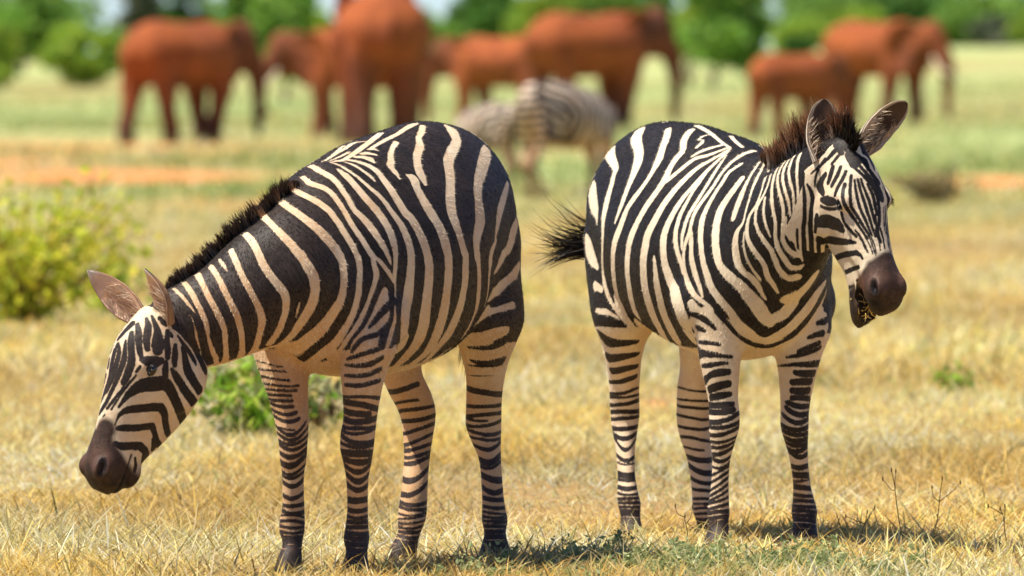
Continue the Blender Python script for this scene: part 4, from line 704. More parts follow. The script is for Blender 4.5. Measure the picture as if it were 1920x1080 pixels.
def zebra_body(D, voxel=.0056):
    """Fused skin of one zebra in its own frame (x forward, y left, z up)."""
    P = []
    t = np.array(D['torso'])
    zc = (t[:, 1] + t[:, 2]) / 2; hh = (t[:, 1] - t[:, 2]) / 2
    P.append(tube(np.column_stack([t[:, 0], np.zeros(len(t)), zc]), (0, 0, 1), t[:, 3], hh, hh, n=48, m=6, etop=.16,
                  fixed=(np.array([0, 1., 0]), np.array([0, 0, 1.]))))
    k = np.array(D['neck'])
    P.append(tube(k[:, :3], (0, 0, 1.0), k[:, 4], k[:, 3], egg=.25, n=36, m=6))
    for nm, L in D['legs'].items():
        L = np.array(L)
        P.append(tube(L[:, :3], None, L[:, 3], L[:, 4], n=24, m=5, fixed=(np.array([0, 1., 0]), np.array([1., 0, 0]))))
    o, a, n, l = head_frame(D['head'])
    hs, ex = D['hs'], D['eye']
    hp = lambda x, y, z: o + x * hs * a + y * l + z * n
    ax = np.array([a, l, n])
    if D['open']:
        P.append(head_tube(HEAD_OPEN, o, a, n, l, hs)); P.append(head_tube(JAW_OPEN, o, a, n, l, hs, .2))
    else:
        P.append(head_tube(HEAD, o, a, n, l, hs))
        P.append(ball(hp(.485, 0, -.095), (.045, .040, .026), ax))            # lower lip and chin
    for s in (1, -1):
        P.append(ball(hp(ex - .01, s * .073, .048), (.038, .021, .023), ax))      # brow
        P.append(ball(hp(.16, s * .054, -.10), (.10, .036, .075), ax))         # cheek
        P.append(ball(hp(.508, s * (.040 if D['open'] else .042), .018), (.038, .028, .033), ax))      # nostril flare
        P.append(ball(hp(.30, s * .052, -.02), (.11, .016, .022), ax))         # facial crest
    for s in (1, -1):                                                          # bone and muscle that shows through the skin
        w = np.interp(-.36, t[:, 0], t[:, 3]); P.append(ball((-.36, s * (w - .085), 1.10), (.085, .06, .075)))
        w = np.interp(.40, t[:, 0], t[:, 3]); P.append(ball((.41, s * (w - .062), .90), (.085, .058, .15), np.array([[.96, 0, -.28], [0, 1, 0], [.28, 0, .96]])))
        P.append(ball((.40, s * (w - .062), .76), (.12, .075, .10))); P.append(ball((.58, s * .10, .84), (.085, .085, .12)))
    if 'tail' in D:
        T = np.array(D['tail'])
        P.append(tube(T[:, :3], (1, 0, 0.2), T[:, 3], T[:, 3], n=14, m=5))
    V, Q = fuse(P, voxel, 3)
    dh = np.linalg.norm(V - (o + .28 * a), axis=1)
    body = np.clip((V[:, 2] - .50) / .16, 0, 1) * np.clip((dh - .30) / .14, 0, 1)
    leg = np.clip(.55 - body, 0, 1) * np.clip((dh - .38) / .05, 0, 1)
    V = relax(V, Q, 42, body)
    V = relax(V, Q, 3, leg)
    V = relax(V, Q, 5, np.clip(1 - (dh - .30) / .14, 0, 1))
    V = V + normals(V, Q) * (.0032 * wob(V, 15, 12) * body + .0012 * wob(V, 34, 13) * (body + leg))[:, None]
    # twice the detail on the head, where the stripes are fine
    hf = ((dh < .36)[Q]).all(1)
    V, Q = split_faces(V, Q, hf)
    # nostrils and the mouth line are pressed into the skin
    N = normals(V, Q)
    H = np.stack([(V - o) @ a / hs, (V - o) @ l, (V - o) @ n], -1)
    for s in (1, -1):
        d = np.sqrt(((H[:, 0] - .510) / .032) ** 2 + ((H[:, 1] - s * .058) / .026) ** 2 + ((H[:, 2] - .031 + .15 * (H[:, 0] - .51)) / .017) ** 2)
        V -= N * (.022 * np.clip(1 - d, 0, 1))[:, None]
        ml = np.abs(H[:, 2] + .060 - .10 * (.56 - H[:, 0])) / .008
        g = (H[:, 0] > .40) & (H[:, 0] < .58) & (not D['open'])
        V -= N * (.004 * np.clip(1 - ml, 0, 1) * g)[:, None]
    return V, Q, H

def parse_coat(lines):
    out = []
    for s in lines:
        t, pts = s.split(':')
        P = np.array([[int(v) for v in p.split(',')] for p in pts.split(' ')], float)
        P[:, :3] /= 1000.0; P[:, 3] /= 10000.0
        out.append((t, P))
    return out

def stroke_dist(V, P):
    """half width minus distance to a poly-line, for the verts near it (idx, value)."""
    m = P[:, 3].max() + .03
    lo, hi = P[:, :3].min(0) - m, P[:, :3].max(0) + m
    idx = np.nonzero(((V > lo) & (V < hi)).all(1))[0]
    if not len(idx): return idx, None
    X = V[idx]
    if len(P) == 1:
        return idx, P[0, 3] - np.linalg.norm(X - P[0, :3], axis=1)
    best = np.full(len(idx), -1.0)
    for a, b in zip(P[:-1], P[1:]):
        d = b[:3] - a[:3]; L = max(d @ d, 1e-10)
        t = np.clip(((X - a[:3]) @ d) / L, 0, 1)
        dist = np.linalg.norm(X - a[:3] - t[:, None] * d, axis=1)
        best = np.maximum(best, a[3] + (b[3] - a[3]) * t - dist)
    return idx, best

# height below which a leg is banded all round
LEG_TOP = {'A': {'LF': .535, 'RF': .66, 'LH': .555, 'RH': .70}, 'B': {'RH': .475, 'LH': .66, 'RF': .46, 'LF': .46}}

def leg_of(D, V):
    """nearest leg per vertex (or None) and offset from that leg's centre line in radii."""
    names = list(D['legs']); best = np.full(len(V), 9.0); which = np.full(len(V), -1); off = np.zeros((len(V), 2))
    for i, k in enumerate(names):
        L = np.array(D['legs'][k]); o = np.argsort(L[:, 2]); L = L[o]
        cx = np.interp(V[:, 2], L[:, 2], L[:, 0]); cy = np.interp(V[:, 2], L[:, 2], L[:, 1])
        ry = np.interp(V[:, 2], L[:, 2], L[:, 3]); rx = np.interp(V[:, 2], L[:, 2], L[:, 4])
        q = np.stack([(V[:, 0] - cx) / rx, (V[:, 1] - cy) / ry], -1)
        d = np.linalg.norm(q, axis=1); u = d < best
        best[u] = d[u]; which[u] = i; off[u] = q[u]
    return names, which, best, off

def coat(key, D, V, N, H, view, strokes):
    """signed stripe field in metres (+ white), dark-skin field, nostril field."""
    names, leg, ld, off = leg_of(D, V)
    f = np.full(len(V), -.05)
    T_ = np.array(HEAD_OPEN if D['open'] else HEAD)
    hx = H[:, 0]; ht = np.interp(hx, T_[:, 0], T_[:, 1]); hb = np.interp(hx, T_[:, 0], T_[:, 2]); hw_ = np.interp(hx, T_[:, 0], T_[:, 3])
    if D['open']: J_ = np.array(JAW_OPEN); hb = np.where(hx > .14, np.minimum(hb, np.interp(hx, J_[:, 0], J_[:, 2])), hb)
    headw = (hx < .62) & (np.abs(H[:, 1]) < hw_ + .03) & (H[:, 2] < ht + .03) & (H[:, 2] > hb - .02) & (hx > np.interp(H[:, 2], [-.20, -.12, 0, .1], [.085, .05, .03, -.02]))
    low = (V[:, 2] < .66) & (ld < 1.5) & ~headw
    f[headw] = .05
    f[low] = np.clip((.66 - V[low, 2]) * .5, -.02, .05) + .012
    under = (N[:, 2] < -.80) & (V[:, 2] < .80) & ~headw & ~low
    f[under] = np.clip((-N[under, 2] - .86) * .10, -.05, .05)
    rear = (V[:, 0] < -.42) & (N[:, 0] < -.22) & (V[:, 2] > .60) & (np.abs(V[:, 1]) < .30)
    dark = np.full(len(V), -.05); nost = np.full(len(V), -.05)
    # a vertex on the hidden side wears the pattern of its mirror image
    seen = N @ view > .03
    Vm = V.copy()
    o, a, n, l = head_frame(D['head'])
    K = np.array(D['neck']); kt = np.gradient(K[:, :3], axis=0); kt /= np.linalg.norm(kt, axis=1, keepdims=True)
    ks = np.cross(np.array([0, 0, 1.0]), kt); ks /= np.linalg.norm(ks, axis=1, keepdims=True)
    dn = np.linalg.norm(V[:, None, :] - K[None, :, :3], axis=2); j = dn.argmin(1)
    neckw = (V[:, 0] > .50) & (V[:, 2] > .66) & ~headw
    tor = ~headw & ~neckw
    Vm[tor, 1] *= -1
    side = ((V - K[j, :3]) * ks[j]).sum(1)
    Vm[neckw] = (V - 2 * side[:, None] * ks[j])[neckw]
    Vm[headw] = (V - 2 * ((V - o) @ l)[:, None] * l)[headw]
    X = np.where(seen[:, None], V, Vm)
    legtop = np.zeros(len(V))
    for i, k in enumerate(names): legtop[leg == i] = LEG_TOP[key][k]
    isleg = (ld < 1.45) & ~headw & (V[:, 2] < legtop)
    for t, P in strokes:
        idx, v = stroke_dist(X, P)
        if not len(idx): continue
        inhead = headw[idx]
        if t == 'w':
            f[idx] = np.maximum(f[idx], v)
        elif t == 'k': f[idx] = np.minimum(f[idx], -v)
        elif t == 'm': dark[idx] = np.where(inhead, np.maximum(dark[idx], v), dark[idx])
        elif t == 'n': nost[idx] = np.where(inhead, np.maximum(nost[idx], v), nost[idx])
    # plain patches of the face take the pattern of the other cheek
    S = np.nonzero(headw & seen & (f > .011))[0]; X2 = Vm[S]; f2 = np.full(len(S), .05)
    for t, P in strokes:
        if t not in 'wk': continue
        idx, v = stroke_dist(X2, P)
        if len(idx): f2[idx] = np.maximum(f2[idx], v) if t == 'w' else np.minimum(f2[idx], -v)
    f[S] = np.minimum(f[S], f2)
    rear &= ~seen
    f[rear] = .014 * np.cos(2 * np.pi * (V[rear, 2] * 11 - 1.6 * np.abs(V[rear, 1])) + .5 * wob(V[rear], 9, 8)) + .001
    # bands round the legs: each has its own height on the left, middle and right of the leg
    rt = np.array(D['right'][:2])
    for i, k in enumerate(names):
        zt = LEG_TOP[key][k]
        g = np.nonzero(isleg & (leg == i))[0]
        L = np.array(D['legs'][k]); L = L[np.argsort(L[:, 2])]
        z = V[g, 2]
        cx = np.interp(z, L[:, 2], L[:, 0]); cy = np.interp(z, L[:, 2], L[:, 1]); ra = np.interp(z, L[:, 2], L[:, 3])
        u = ((V[g, 0] - cx) * rt[0] + (V[g, 1] - cy) * rt[1]) / ra
        z = z + .0016 * wob(V[g], 55, i + 3) + .0012 * wob(V[g], 24, i + 30)
        uc = np.clip(u, -1.05, 1.05)
        r = np.full(len(g), .05); lowest = 9
        for zl, zm, zr, hw, ul, ur in D['rings'][k]:
            zl, zm, zr, hw = zl / 1e3, zm / 1e3, zr / 1e3, hw / 1e4
            zc = zm + (zr - zl) / 2 * uc + ((zl + zr) / 2 - zm) * uc * uc
            du = np.maximum(np.maximum(ul - u, u - ur), 0) * ra
            r = np.minimum(r, np.hypot(z - zc, du) - hw * 1.08); lowest = min(lowest, zm)
        r = np.minimum(r, z - (lowest - .006))
        b = np.clip((zt - V[g, 2]) / .008, 0, 1)
        f[g] = f[g] * (1 - b) + r * b
    edge = .405 + .075 * np.clip((.055 - H[:, 2]) / .12, 0, 1)
    dark = np.where(headw, np.maximum(dark, np.minimum(H[:, 0] - edge, .03) + .006 * wob(V, 60, 77)), dark)
    return f, dark, nost, headw

def sstep(x, a, b):
    t = np.clip((x - a) / (b - a), 0, 1); return t * t * (3 - 2 * t)

# ---- materials
def coat_material(name='zebra_coat', wider=0.0, blk=(.0095, .0085, .0085), wht=(.80, .675, .485)):
    m, nt, b = material(name, .6, .22)
    co = objco(nt)
    f = attr(nt, 'stripe').outputs['Fac']
    n1 = noise(nt, 150, 3, .6, co); n2 = noise(nt, 38, 3, .6, co)
    w = mathn(nt, 'MULTIPLY_ADD', mathn(nt, 'SUBTRACT', n1.outputs[0], .5), .005); nt.nodes[-1].inputs[2].default_value = 0
    v = mathn(nt, 'ADD', f, w)
    v = mathn(nt, 'ADD', v, mathn(nt, 'MULTIPLY', mathn(nt, 'SUBTRACT', n2.outputs[0], .5), .0028))
    fac = ramp(nt, v, -.0016 - wider, .0022 - wider)
    tint = noise(nt, 5, 4, .6, co); tint2 = noise(nt, 22, 4, .65, co)
    d = attr(nt, 'dust_bounce').outputs['Fac']
    tn = mathn(nt, 'ADD', mathn(nt, 'MULTIPLY', tint.outputs[0], .9), mathn(nt, 'MULTIPLY', tint2.outputs[0], .5))
    tn = mathn(nt, 'ADD', tn, mathn(nt, 'MULTIPLY', d, .8))
    tf = ramp(nt, tn, .55, 1.35)
    white = mixc(nt, tf, wht, (.60, .335, .150))
    black = mixc(nt, ramp(nt, tn, .5, 1.3), blk, (.046, .031, .025))
    c = mixc(nt, fac, black, white)
    hair = noise(nt, 420, 2, .5, co)
    c = mixc(nt, mathn(nt, 'MULTIPLY', hair.outputs[0], .10), c, (.10, .07, .05))
    pa = attr(nt, 'paint')
    pc = mixc(nt, ramp(nt, tint2.outputs[0], .35, .75), pa.outputs['Color'], (.16, .085, .045))
    pcol = mixc(nt, .35, pa.outputs['Color'], pc)
    c = mixc(nt, pa.outputs['Alpha'], c, pcol)
    nt.links.new(c, b.inputs['Base Color'])
    # skin folds and short hair
    bmp = nd(nt, 'ShaderNodeBump'); bmp.inputs['Strength'].default_value = .5; bmp.inputs['Distance'].default_value = .004
    hb = noise(nt, 260, 3, .65, co); fb = noise(nt, 9, 3, .55, co, .6)
    hsum = mathn(nt, 'ADD', mathn(nt, 'MULTIPLY', hb.outputs[0], .5), mathn(nt, 'MULTIPLY', fb.outputs[0], 3.2))
    nt.links.new(hsum, bmp.inputs['Height']); nt.links.new(bmp.outputs[0], b.inputs['Normal'])
    rr = mathn(nt, 'MULTIPLY_ADD', hb.outputs[0], .25); nt.nodes[-1].inputs[2].default_value = .42
    nt.links.new(rr, b.inputs['Roughness'])
    b.inputs['Sheen Weight'].default_value = .0
    return m

def hair_material():
    m, nt, b = material('hair', .45, .4)
    a = attr(nt, 'hue'); nt.links.new(a.outputs['Color'], b.inputs['Base Color'])
    return m

def strands(roots, dirs, lens, width, bend, cols_root, cols_tip, tipstart=.45, curl=0.0, seed=1):
    """One mesh of fine tapered hairs."""
    r = np.random.default_rng(seed); n = len(roots)
    side = np.cross(dirs, r.normal(size=(n, 3))); side /= np.linalg.norm(side, axis=1, keepdims=True) + 1e-9
    ts = np.array([0, .3, .6, .85, 1.0]); Vs = []; C = []
    for t in ts:
        c = roots + dirs * (lens * t)[:, None] + bend * (t * t * lens)[:, None]
        w = width * (1 - .9 * t ** 2)
        k = np.clip((t - tipstart) / (1 - tipstart), 0, 1)
        cc = cols_root * (1 - k) + cols_tip * k
        if t < 1: Vs += [c - side * w, c + side * w]; C += [cc, cc]
        else: Vs += [c]; C += [cc]
    m = len(Vs); V = np.stack(Vs, 1).reshape(-1, 3); C = np.stack(C, 1).reshape(-1, 3)
    b = np.arange(n)[:, None] * m
    Q = np.concatenate([b + np.array([2 * i, 2 * i + 1, 2 * i + 3, 2 * i + 2]) for i in range(3)])
    T = b + np.array([6, 7, 8])
    return V, [Q, T], np.column_stack([C, np.ones(len(C))])

mf_, _, bf_ = material('coat_hair', .75, .08); MAT_FUR = mf_
mf_.node_tree.links.new(attr(mf_.node_tree, 'hue').outputs['Color'], bf_.inputs['Base Color'])
MAT_COAT = coat_material(); MAT_HAIR = hair_material()
me_, ne_, be_ = material('eye_gloss', .06, .7); be_.inputs['Base Color'].default_value = (.012, .007, .005, 1)
MAT_EYE = me_

def make_zebra(key):
    D = ZEBRA[key]
    r = empty('zebra', D['loc'], D['rot'])
    V, Q, H = zebra_body(D)
    N = normals(V, Q)
    rz = math.radians(D['rot'])
    toc = np.array([-D['loc'][0], -D['loc'][1], .8]); toc /= np.linalg.norm(toc)
    view = np.array([toc[0] * math.cos(rz) + toc[1] * math.sin(rz), -toc[0] * math.sin(rz) + toc[1] * math.cos(rz), toc[2]])
    f, dark, nost, headw = coat(key, D, V, N, H, view, parse_coat(COAT[key]))
    paint = np.zeros((len(V), 4))
    def lay(w, c):
        w = w[:, None]; a0 = paint[:, 3:4]; na = w + a0 * (1 - w)
        paint[:, :3] = np.where(na > 1e-4, (np.array(c) * w + paint[:, :3] * a0 * (1 - w)) / np.maximum(na, 1e-4), paint[:, :3]); paint[:, 3:4] = na
    lay(sstep(dark, -.012, .010), (.036, .022, .017))
    lay(sstep(H[:, 0] - .55 * H[:, 2], .48, .56) * headw * .85, (.014, .010, .009))
    if D['open']:                                                  # the chewing mouth: pinkish grey lips, dark inside
        ins = sstep(-H[:, 2], .070, .084) * sstep(-H[:, 2], .150, .132) * sstep(H[:, 0], .42, .46) * headw
        lay(ins, (.012, .008, .008))
        lay(sstep(.052 - np.sqrt((H[:, 0] - .47) ** 2 + (H[:, 1] + .045) ** 2 + (H[:, 2] + .03) ** 2), 0, .03) * headw, (.11, .05, .03))
    for sg in (1, -1):
        dq2 = np.sqrt(((H[:, 0] - .49) / .05) ** 2 + ((H[:, 1] - sg * .05) / .05) ** 2 + ((H[:, 2] - .04) / .045) ** 2)
        lay(sstep(-dq2, -1.2, -.5) * headw * .6, (.115, .060, .043))
    for sg in (1, -1):
        dq = np.sqrt(((H[:, 0] - .510) / .030) ** 2 + ((H[:, 1] - sg * .058) / .026) ** 2 + ((H[:, 2] - .031 + .15 * (H[:, 0] - .51)) / .0155) ** 2)
        lay(sstep(-dq, -1.1, -.75) * headw, (.006, .004, .004))
    if not D['open']:
        ml = np.abs(H[:, 2] + .060 - .10 * (.56 - H[:, 0]))
        lay(sstep(-ml, -.006, -.002) * headw * (H[:, 0] > .43) * (H[:, 0] < .585), (.008, .006, .006))
    lay(sstep(nost, -.004, .004), (.006, .004, .004))
    lay(sstep(.058 - V[:, 2], 0, .014), (.045, .036, .030))
    dust_bounce = np.clip((.95 - V[:, 2]) / .5, 0, 1) * .42 + np.clip(wob(V, 5, 4), -1, 1) * .12  # coat dust plus warm ground bounce and shade, painted in lower down
    dust_bounce += .30 if key == 'A' else -.10
    dust_bounce[headw] *= .35
    Vs, Qs, fs, ps, ds = [V], [Q], [f], [paint], [dust_bounce]; n0 = len(V)
    for i, e in enumerate(D['ears']):
        v, q, u, w, ins = ear_mesh(e['base'], e['tip'], e['face'], e['w'], tipped=(.80, .50, .26, .03) if key == 'A' else (.93, .74, .50, .12))
        aw = np.abs(w)
        if key == 'A':
            ci = np.array([.68, .45, .32]) * (1 - .0 * u)[:, None]
            cdk = np.array([.28, .15, .08])
            k = (sstep(.55 - aw, 0, .4) * sstep(.75 - u, 0, .5))[:, None] * .75
            ci = ci * (1 - k) + cdk * k
            k = sstep(u, .82, 1)[:, None]; ci = ci * (1 - k) + np.array([.72, .66, .58]) * k
            co_ = np.array([.34, .19, .10]) * np.ones((len(u), 1)); k = sstep(u, .7, .95)[:, None]; co_ = co_ * (1 - k) + np.array([.10, .07, .05]) * k
        else:
            ci = np.array([.060, .036, .024]) * np.ones((len(u), 1))
            k = (sstep(.42 - np.abs(w - .1), 0, .25) * sstep(.72 - u, 0, .2) * sstep(u, .1, .3))[:, None]; ci = ci * (1 - k) + np.array([.010, .008, .007]) * k
            if i == 1:
                k = (sstep(.60 - u, 0, .12) * sstep(w, -.75, -.35))[:, None]; ci = ci * (1 - k) + np.array([.62, .52, .40]) * k
            k = sstep(aw, .78, .92)[:, None] * .9; ci = ci * (1 - k) + np.array([.58, .47, .35]) * k
            co_ = np.array([.66, .56, .44]) * np.ones((len(u), 1)); k = (sstep(u, .62, .70))[:, None]; co_ = co_ * (1 - k) + np.array([.02, .015, .012]) * k
        c = np.where(ins[:, None] > .5, ci, co_)
        Vs.append(v); Qs.append(q + n0); n0 += len(v)
        fs.append(np.full(len(v), .05)); ps.append(np.column_stack([c, np.ones(len(c))])); ds.append(np.zeros(len(v)))
    # soft hair growing inside each ear
    for i, e in enumerate(D['ears']):
        re_ = np.random.default_rng(60 + i); v = Vs[i + 1]; k = len(v) // 2
        _, _, u, w, ins = ear_mesh(e['base'], e['tip'], e['face'], e['w'])
        cand = np.nonzero((ins > .5) & (u > .06) & (u < .62) & (np.abs(w) < .96))[0]
        pk = re_.choice(cand, 260); ax_ = nrm(np.subtract(e['tip'], e['base'])); fc = nrm(e['face'])
        ed = (np.abs(w[pk]) > .55)[:, None]
        dr_ = ax_ * .8 + fc * .5 - np.cross(fc, ax_) * (w[pk] * .55)[:, None] + re_.normal(0, .18, (260, 3)); dr_ /= np.linalg.norm(dr_, axis=1, keepdims=True)
        hc_ = np.where(ed, np.array([.66, .52, .38]), np.array([.64, .46, .33]) if key == 'A' else np.array([.12, .075, .05]))
        mv, mf, mc = strands(v[pk] + re_.normal(0, .003, (260, 3)), dr_, re_.uniform(.018, .04, 260), .0009, re_.normal(0, .15, (260, 3)), hc_, hc_ * 1.1, seed=9)
        mh = new_mesh('ear_hair', mv, mf, False); cattr(mh, 'hue', mc); link('ear_hair', mh, MAT_FUR, r)
    me = new_mesh('body', np.vstack(Vs), np.vstack(Qs))
    fattr(me, 'stripe', np.concatenate(fs)); fattr(me, 'dust_bounce', np.concatenate(ds)); cattr(me, 'paint', np.vstack(ps))
    link('body', me, MAT_COAT, r)
    # short flat-lying coat hair, coloured by the stripe it grows from
    o, a, n, l = head_frame(D['head'])
    rs = np.random.default_rng(21); nh = 150000
    area = np.linalg.norm(np.cross(V[Q[:, 2]] - V[Q[:, 0]], V[Q[:, 3]] - V[Q[:, 1]]), axis=1)
    fq = rs.choice(len(Q), nh, p=area / area.sum()); wt = rs.dirichlet([1, 1, 1, 1], nh)
    R_ = (V[Q[fq]] * wt[..., None]).sum(1); Nn = N[Q[fq]].mean(1); fv = (f[Q[fq]] * wt).sum(1)
    pv = paint[Q[fq]].mean(1); dv = dust_bounce[Q[fq]].mean(1)
    flow = np.where((H[Q[fq, 0], 0] > 0.02)[:, None] & headw[Q[fq, 0]][:, None], a * .9, np.array([-.55, 0, -.85]))
    flow = flow - Nn * (flow * Nn).sum(1)[:, None]; flow /= np.linalg.norm(flow, axis=1, keepdims=True) + 1e-6
    dh_ = flow + Nn * rs.uniform(.10, .42, nh)[:, None] + rs.normal(0, .22, (nh, 3)); dh_ /= np.linalg.norm(dh_, axis=1, keepdims=True)
    sh = np.cross(Nn, dh_); sh /= np.linalg.norm(sh, axis=1, keepdims=True) + 1e-6
    Lh = rs.uniform(.005, .0105, nh)[:, None] * np.where(headw[Q[fq, 0]] | (R_[:, 2] < .56), .5, 1)[:, None]; wh = .00075
    HV = np.stack([R_ - sh * wh, R_ + sh * wh, R_ + dh_ * Lh], 1).reshape(-1, 3)
    wcol = np.array([.80, .675, .485]) * (1 - .5 * np.clip(dv, 0, 1))[:, None] + np.array([.60, .335, .150]) * (.5 * np.clip(dv, 0, 1))[:, None]
    hc = np.where((fv > 0)[:, None], wcol, np.array([.012, .010, .010])) * rs.uniform(.72, 1.15, (nh, 1))
    hc = hc * (1 - pv[:, 3:4]) + pv[:, :3] * pv[:, 3:4]
    me = new_mesh('coat_hair', HV, np.arange(nh * 3).reshape(-1, 3), False); cattr(me, 'hue', np.column_stack([np.repeat(hc, 3, 0), np.ones(nh * 3)]))
    link('coat_hair', me, MAT_FUR, r)
    # eyes
    o, a, n, l = head_frame(D['head']); hs, ex = D['hs'], D['eye']
    for s in (1, -1):
        tgt = o + a * ex * hs + l * s * .105 + n * .030
        k = np.linalg.norm(V - tgt, axis=1).argmin()
        v, q, t = ball(V[k] - N[k] * .0100, (.022, .0150, .0160), np.array([a, l, n]), 24, 16)
        link('eye', new_mesh('eye', v, [q, t]), MAT_EYE, r)
    # forelock lashes: upper lid as a fold of skin is in the body; short dark lashes hang over each eye
    # mane
    rs = np.random.default_rng(11)
    P = resample(np.array(D['mane']['path']), 60)
    up = (N[:, 2] > .15) & ~headw | (H[:, 0] < .10) & (H[:, 2] > .03)
    iu = np.nonzero(up)[0]
    ns = 3400
    tpos = rs.uniform(0, len(P) - 1.001, ns)
    p = P[tpos.astype(int)]
    roots = np.empty((ns, 3)); nn = np.empty((ns, 3)); fr_ = np.empty(ns)
    tang = np.gradient(P, axis=0); tang /= np.linalg.norm(tang, axis=1, keepdims=True)
    sd_ = np.cross(tang, np.array([0, 0, 1.0])); sd_ /= np.linalg.norm(sd_, axis=1, keepdims=True)
    p = p + sd_[tpos.astype(int)] * rs.normal(0, .0065, ns)[:, None]
    for k in range(ns):
        d = np.linalg.norm(V[iu] - p[k], axis=1); b = iu[d.argmin()]
        roots[k] = V[b] + rs.normal(0, .002, 3) - N[b] * .004; nn[k] = N[b]; fr_[k] = f[b]
    pn = np.array([np.median(nn[(np.abs(tpos - t) < 12)], axis=0) for t in tpos])
    tg = tang[tpos.astype(int)]
    u_ = np.cross(np.cross(tg, np.array([0, 0, 1.0])), tg); u_ /= np.linalg.norm(u_, axis=1, keepdims=True); u_ *= np.sign(u_[:, 2:3])
    clump = np.floor(tpos / 9 + rs.normal(0, .12, ns)).astype(int)
    cl = np.random.default_rng(5).normal(0, 1, (400, 3)); ch = np.random.default_rng(6).uniform(.72, 1.15, 400)
    dirs = .35 * pn + u_ + .16 * cl[clump] + rs.normal(0, .10, (ns, 3)) + tg * (-.15 if key == 'A' else .10)
    dirs /= np.linalg.norm(dirs, axis=1, keepdims=True)
    env = np.interp(tpos / len(P), [0, .12, .35, .85, 1], [.25, .9, 1.0, .75, .30 if key == 'A' else .52])
    lens = D['mane']['len'] * env * ch[clump] * rs.uniform(.75, 1.1, ns) * np.where(fr_ > 0, 1.0 if key == 'A' else .97, 1.0)
    white = np.array([.62, .48, .33]) if key == 'B' else np.array([.30, .17, .09])
    blk = np.array([.010, .008, .007])
    cr_ = np.where(fr_[:, None] > 0, white, blk) * rs.uniform(.7, 1.3, (ns, 1))
    ct_ = (np.array([.27, .108, .042]) if key == 'B' else np.array([.085, .045, .026])) * rs.uniform(.5, 1.5, (ns, 1))
    tail_end = (tpos / len(P) > .80)[:, None] if key == 'B' else np.zeros((ns, 1), bool)
    cr_ = np.where(tail_end, blk, cr_); ct_ = np.where(tail_end, blk * 2, ct_)
    bend = rs.normal(0, .12, (ns, 3))
    mv, mf, mc = strands(roots, dirs, lens, .0017, bend, cr_, ct_, .25 if key == 'B' else .4, seed=3)
    me = new_mesh('mane', mv, mf, False); cattr(me, 'hue', mc); link('mane', me, MAT_HAIR, r)
    # tail tuft
    tp = np.array(D['tail']); ns = 400
    q0, q1 = tp[-2, :3], tp[-1, :3]
    ax = nrm(q1 - q0); tt = rs.uniform(-.5, 1.0, ns)
    roots = q0 + (q1 - q0) * tt[:, None] + rs.normal(0, .0085, (ns, 3))
    base = np.array(D['tuft']['dir'])
    dirs = nrm(base) + rs.normal(0, .035, (ns, 3)); dirs /= np.linalg.norm(dirs, axis=1, keepdims=True)
    fan = 2 * np.minimum(rs.integers(0, 5, ns), rs.integers(0, 5, ns))
    bend = np.array(D['tuft']['fan'])[None] * (np.linspace(-.45, 1.0, 9)[fan] + rs.normal(0, .03, ns))[:, None] + rs.normal(0, .022, (ns, 3))
    lens = D['tuft']['len'] * rs.uniform(.55, 1.1, ns)
    mv, mf, mc = strands(roots, dirs, lens, .0019, bend, np.tile(blk, (ns, 1)), np.tile(blk * 1.6, (ns, 1)), seed=8)
    me = new_mesh('tail_tuft', mv, mf, False); cattr(me, 'hue', mc); link('tail_tuft', me, MAT_HAIR, r)
    # eyelashes and chin whiskers
    for s in (1, -1):
        roots, dirs, lens = [], [], []
        for k in range(70):
            g = rs.uniform(-1, 1)
            tgt = o + a * (ex * hs + g * .018) + l * s * .108 + n * (.046 - .006 * g * g)
            b = np.linalg.norm(V - tgt, axis=1).argmin()
            roots.append(V[b]); dirs.append(nrm(l * s * 1.0 + n * -.35 + a * (.5 + .3 * g) + rs.normal(0, .12, 3))); lens.append(.018 * rs.uniform(.6, 1.2))
        roots, dirs, lens = np.array(roots), np.array(dirs), np.array(lens); k = len(roots)
        mv, mf, mc = strands(roots, dirs, lens, .0012, np.zeros((k, 3)), np.tile(blk, (k, 1)), np.tile(blk, (k, 1)), seed=4)
        me = new_mesh('eyelashes', mv, mf, False); cattr(me, 'hue', mc); link('eyelashes', me, MAT_HAIR, r)
    return r

zebra_a = make_zebra('A')
tag(zebra_a, 'striped zebra with lowered head and short dark mane, in front of a leafy green weed', 'zebra')
zebra_b = make_zebra('B')
tag(zebra_b, 'striped zebra with its head up, chewing mouth ajar and black tail flicked out behind', 'zebra')

# ------------------------------------------------------------------ ground
def smooth01(t): t = np.clip(t, 0, 1); return t * t * (3 - 2 * t)
def land(x, y):
    """height of the plain: flat near, swelling gently far away"""
    x = np.asarray(x, float); y = np.asarray(y, float)
    a = 1.75 + .9 * smooth01((x - 2) / 22)
    return a * smooth01((y - 240) / 420) + .05 * np.sin(x * .31 + 1) * np.sin(y * .07) * smooth01((y - 60) / 60)
def patch(x, y, seed, kx, ky):
    r = np.random.default_rng(seed); f = np.zeros(np.shape(x))
    for i in range(7):
        a = r.uniform(0, 6.28); s = r.uniform(.5, 2.2)
        f = f + np.sin((np.cos(a) * x * kx + np.sin(a) * y * ky) * s + r.uniform(0, 6.28)) / s ** .5
    return f / 2.6
SOIL = [(-5.2, 134, 2.2, 7, 1.0), (-6.6, 122, 1.5, 4, .5), (-2.9, 108, .9, 4, .6), (6.3, 126, 1.1, 8, 1.0), (7.6, 118, 1.2, 6, .8), (.63, 44.5, .07, .5, .9),
        (2.6, 150, 1.2, 5, .4), (-9, 185, 4, 12, .75), (-8, 150, 2.5, 7, .5), (3.5, 175, 3, 6, .35), (1.6, 96, 1.0, 3, .35)]
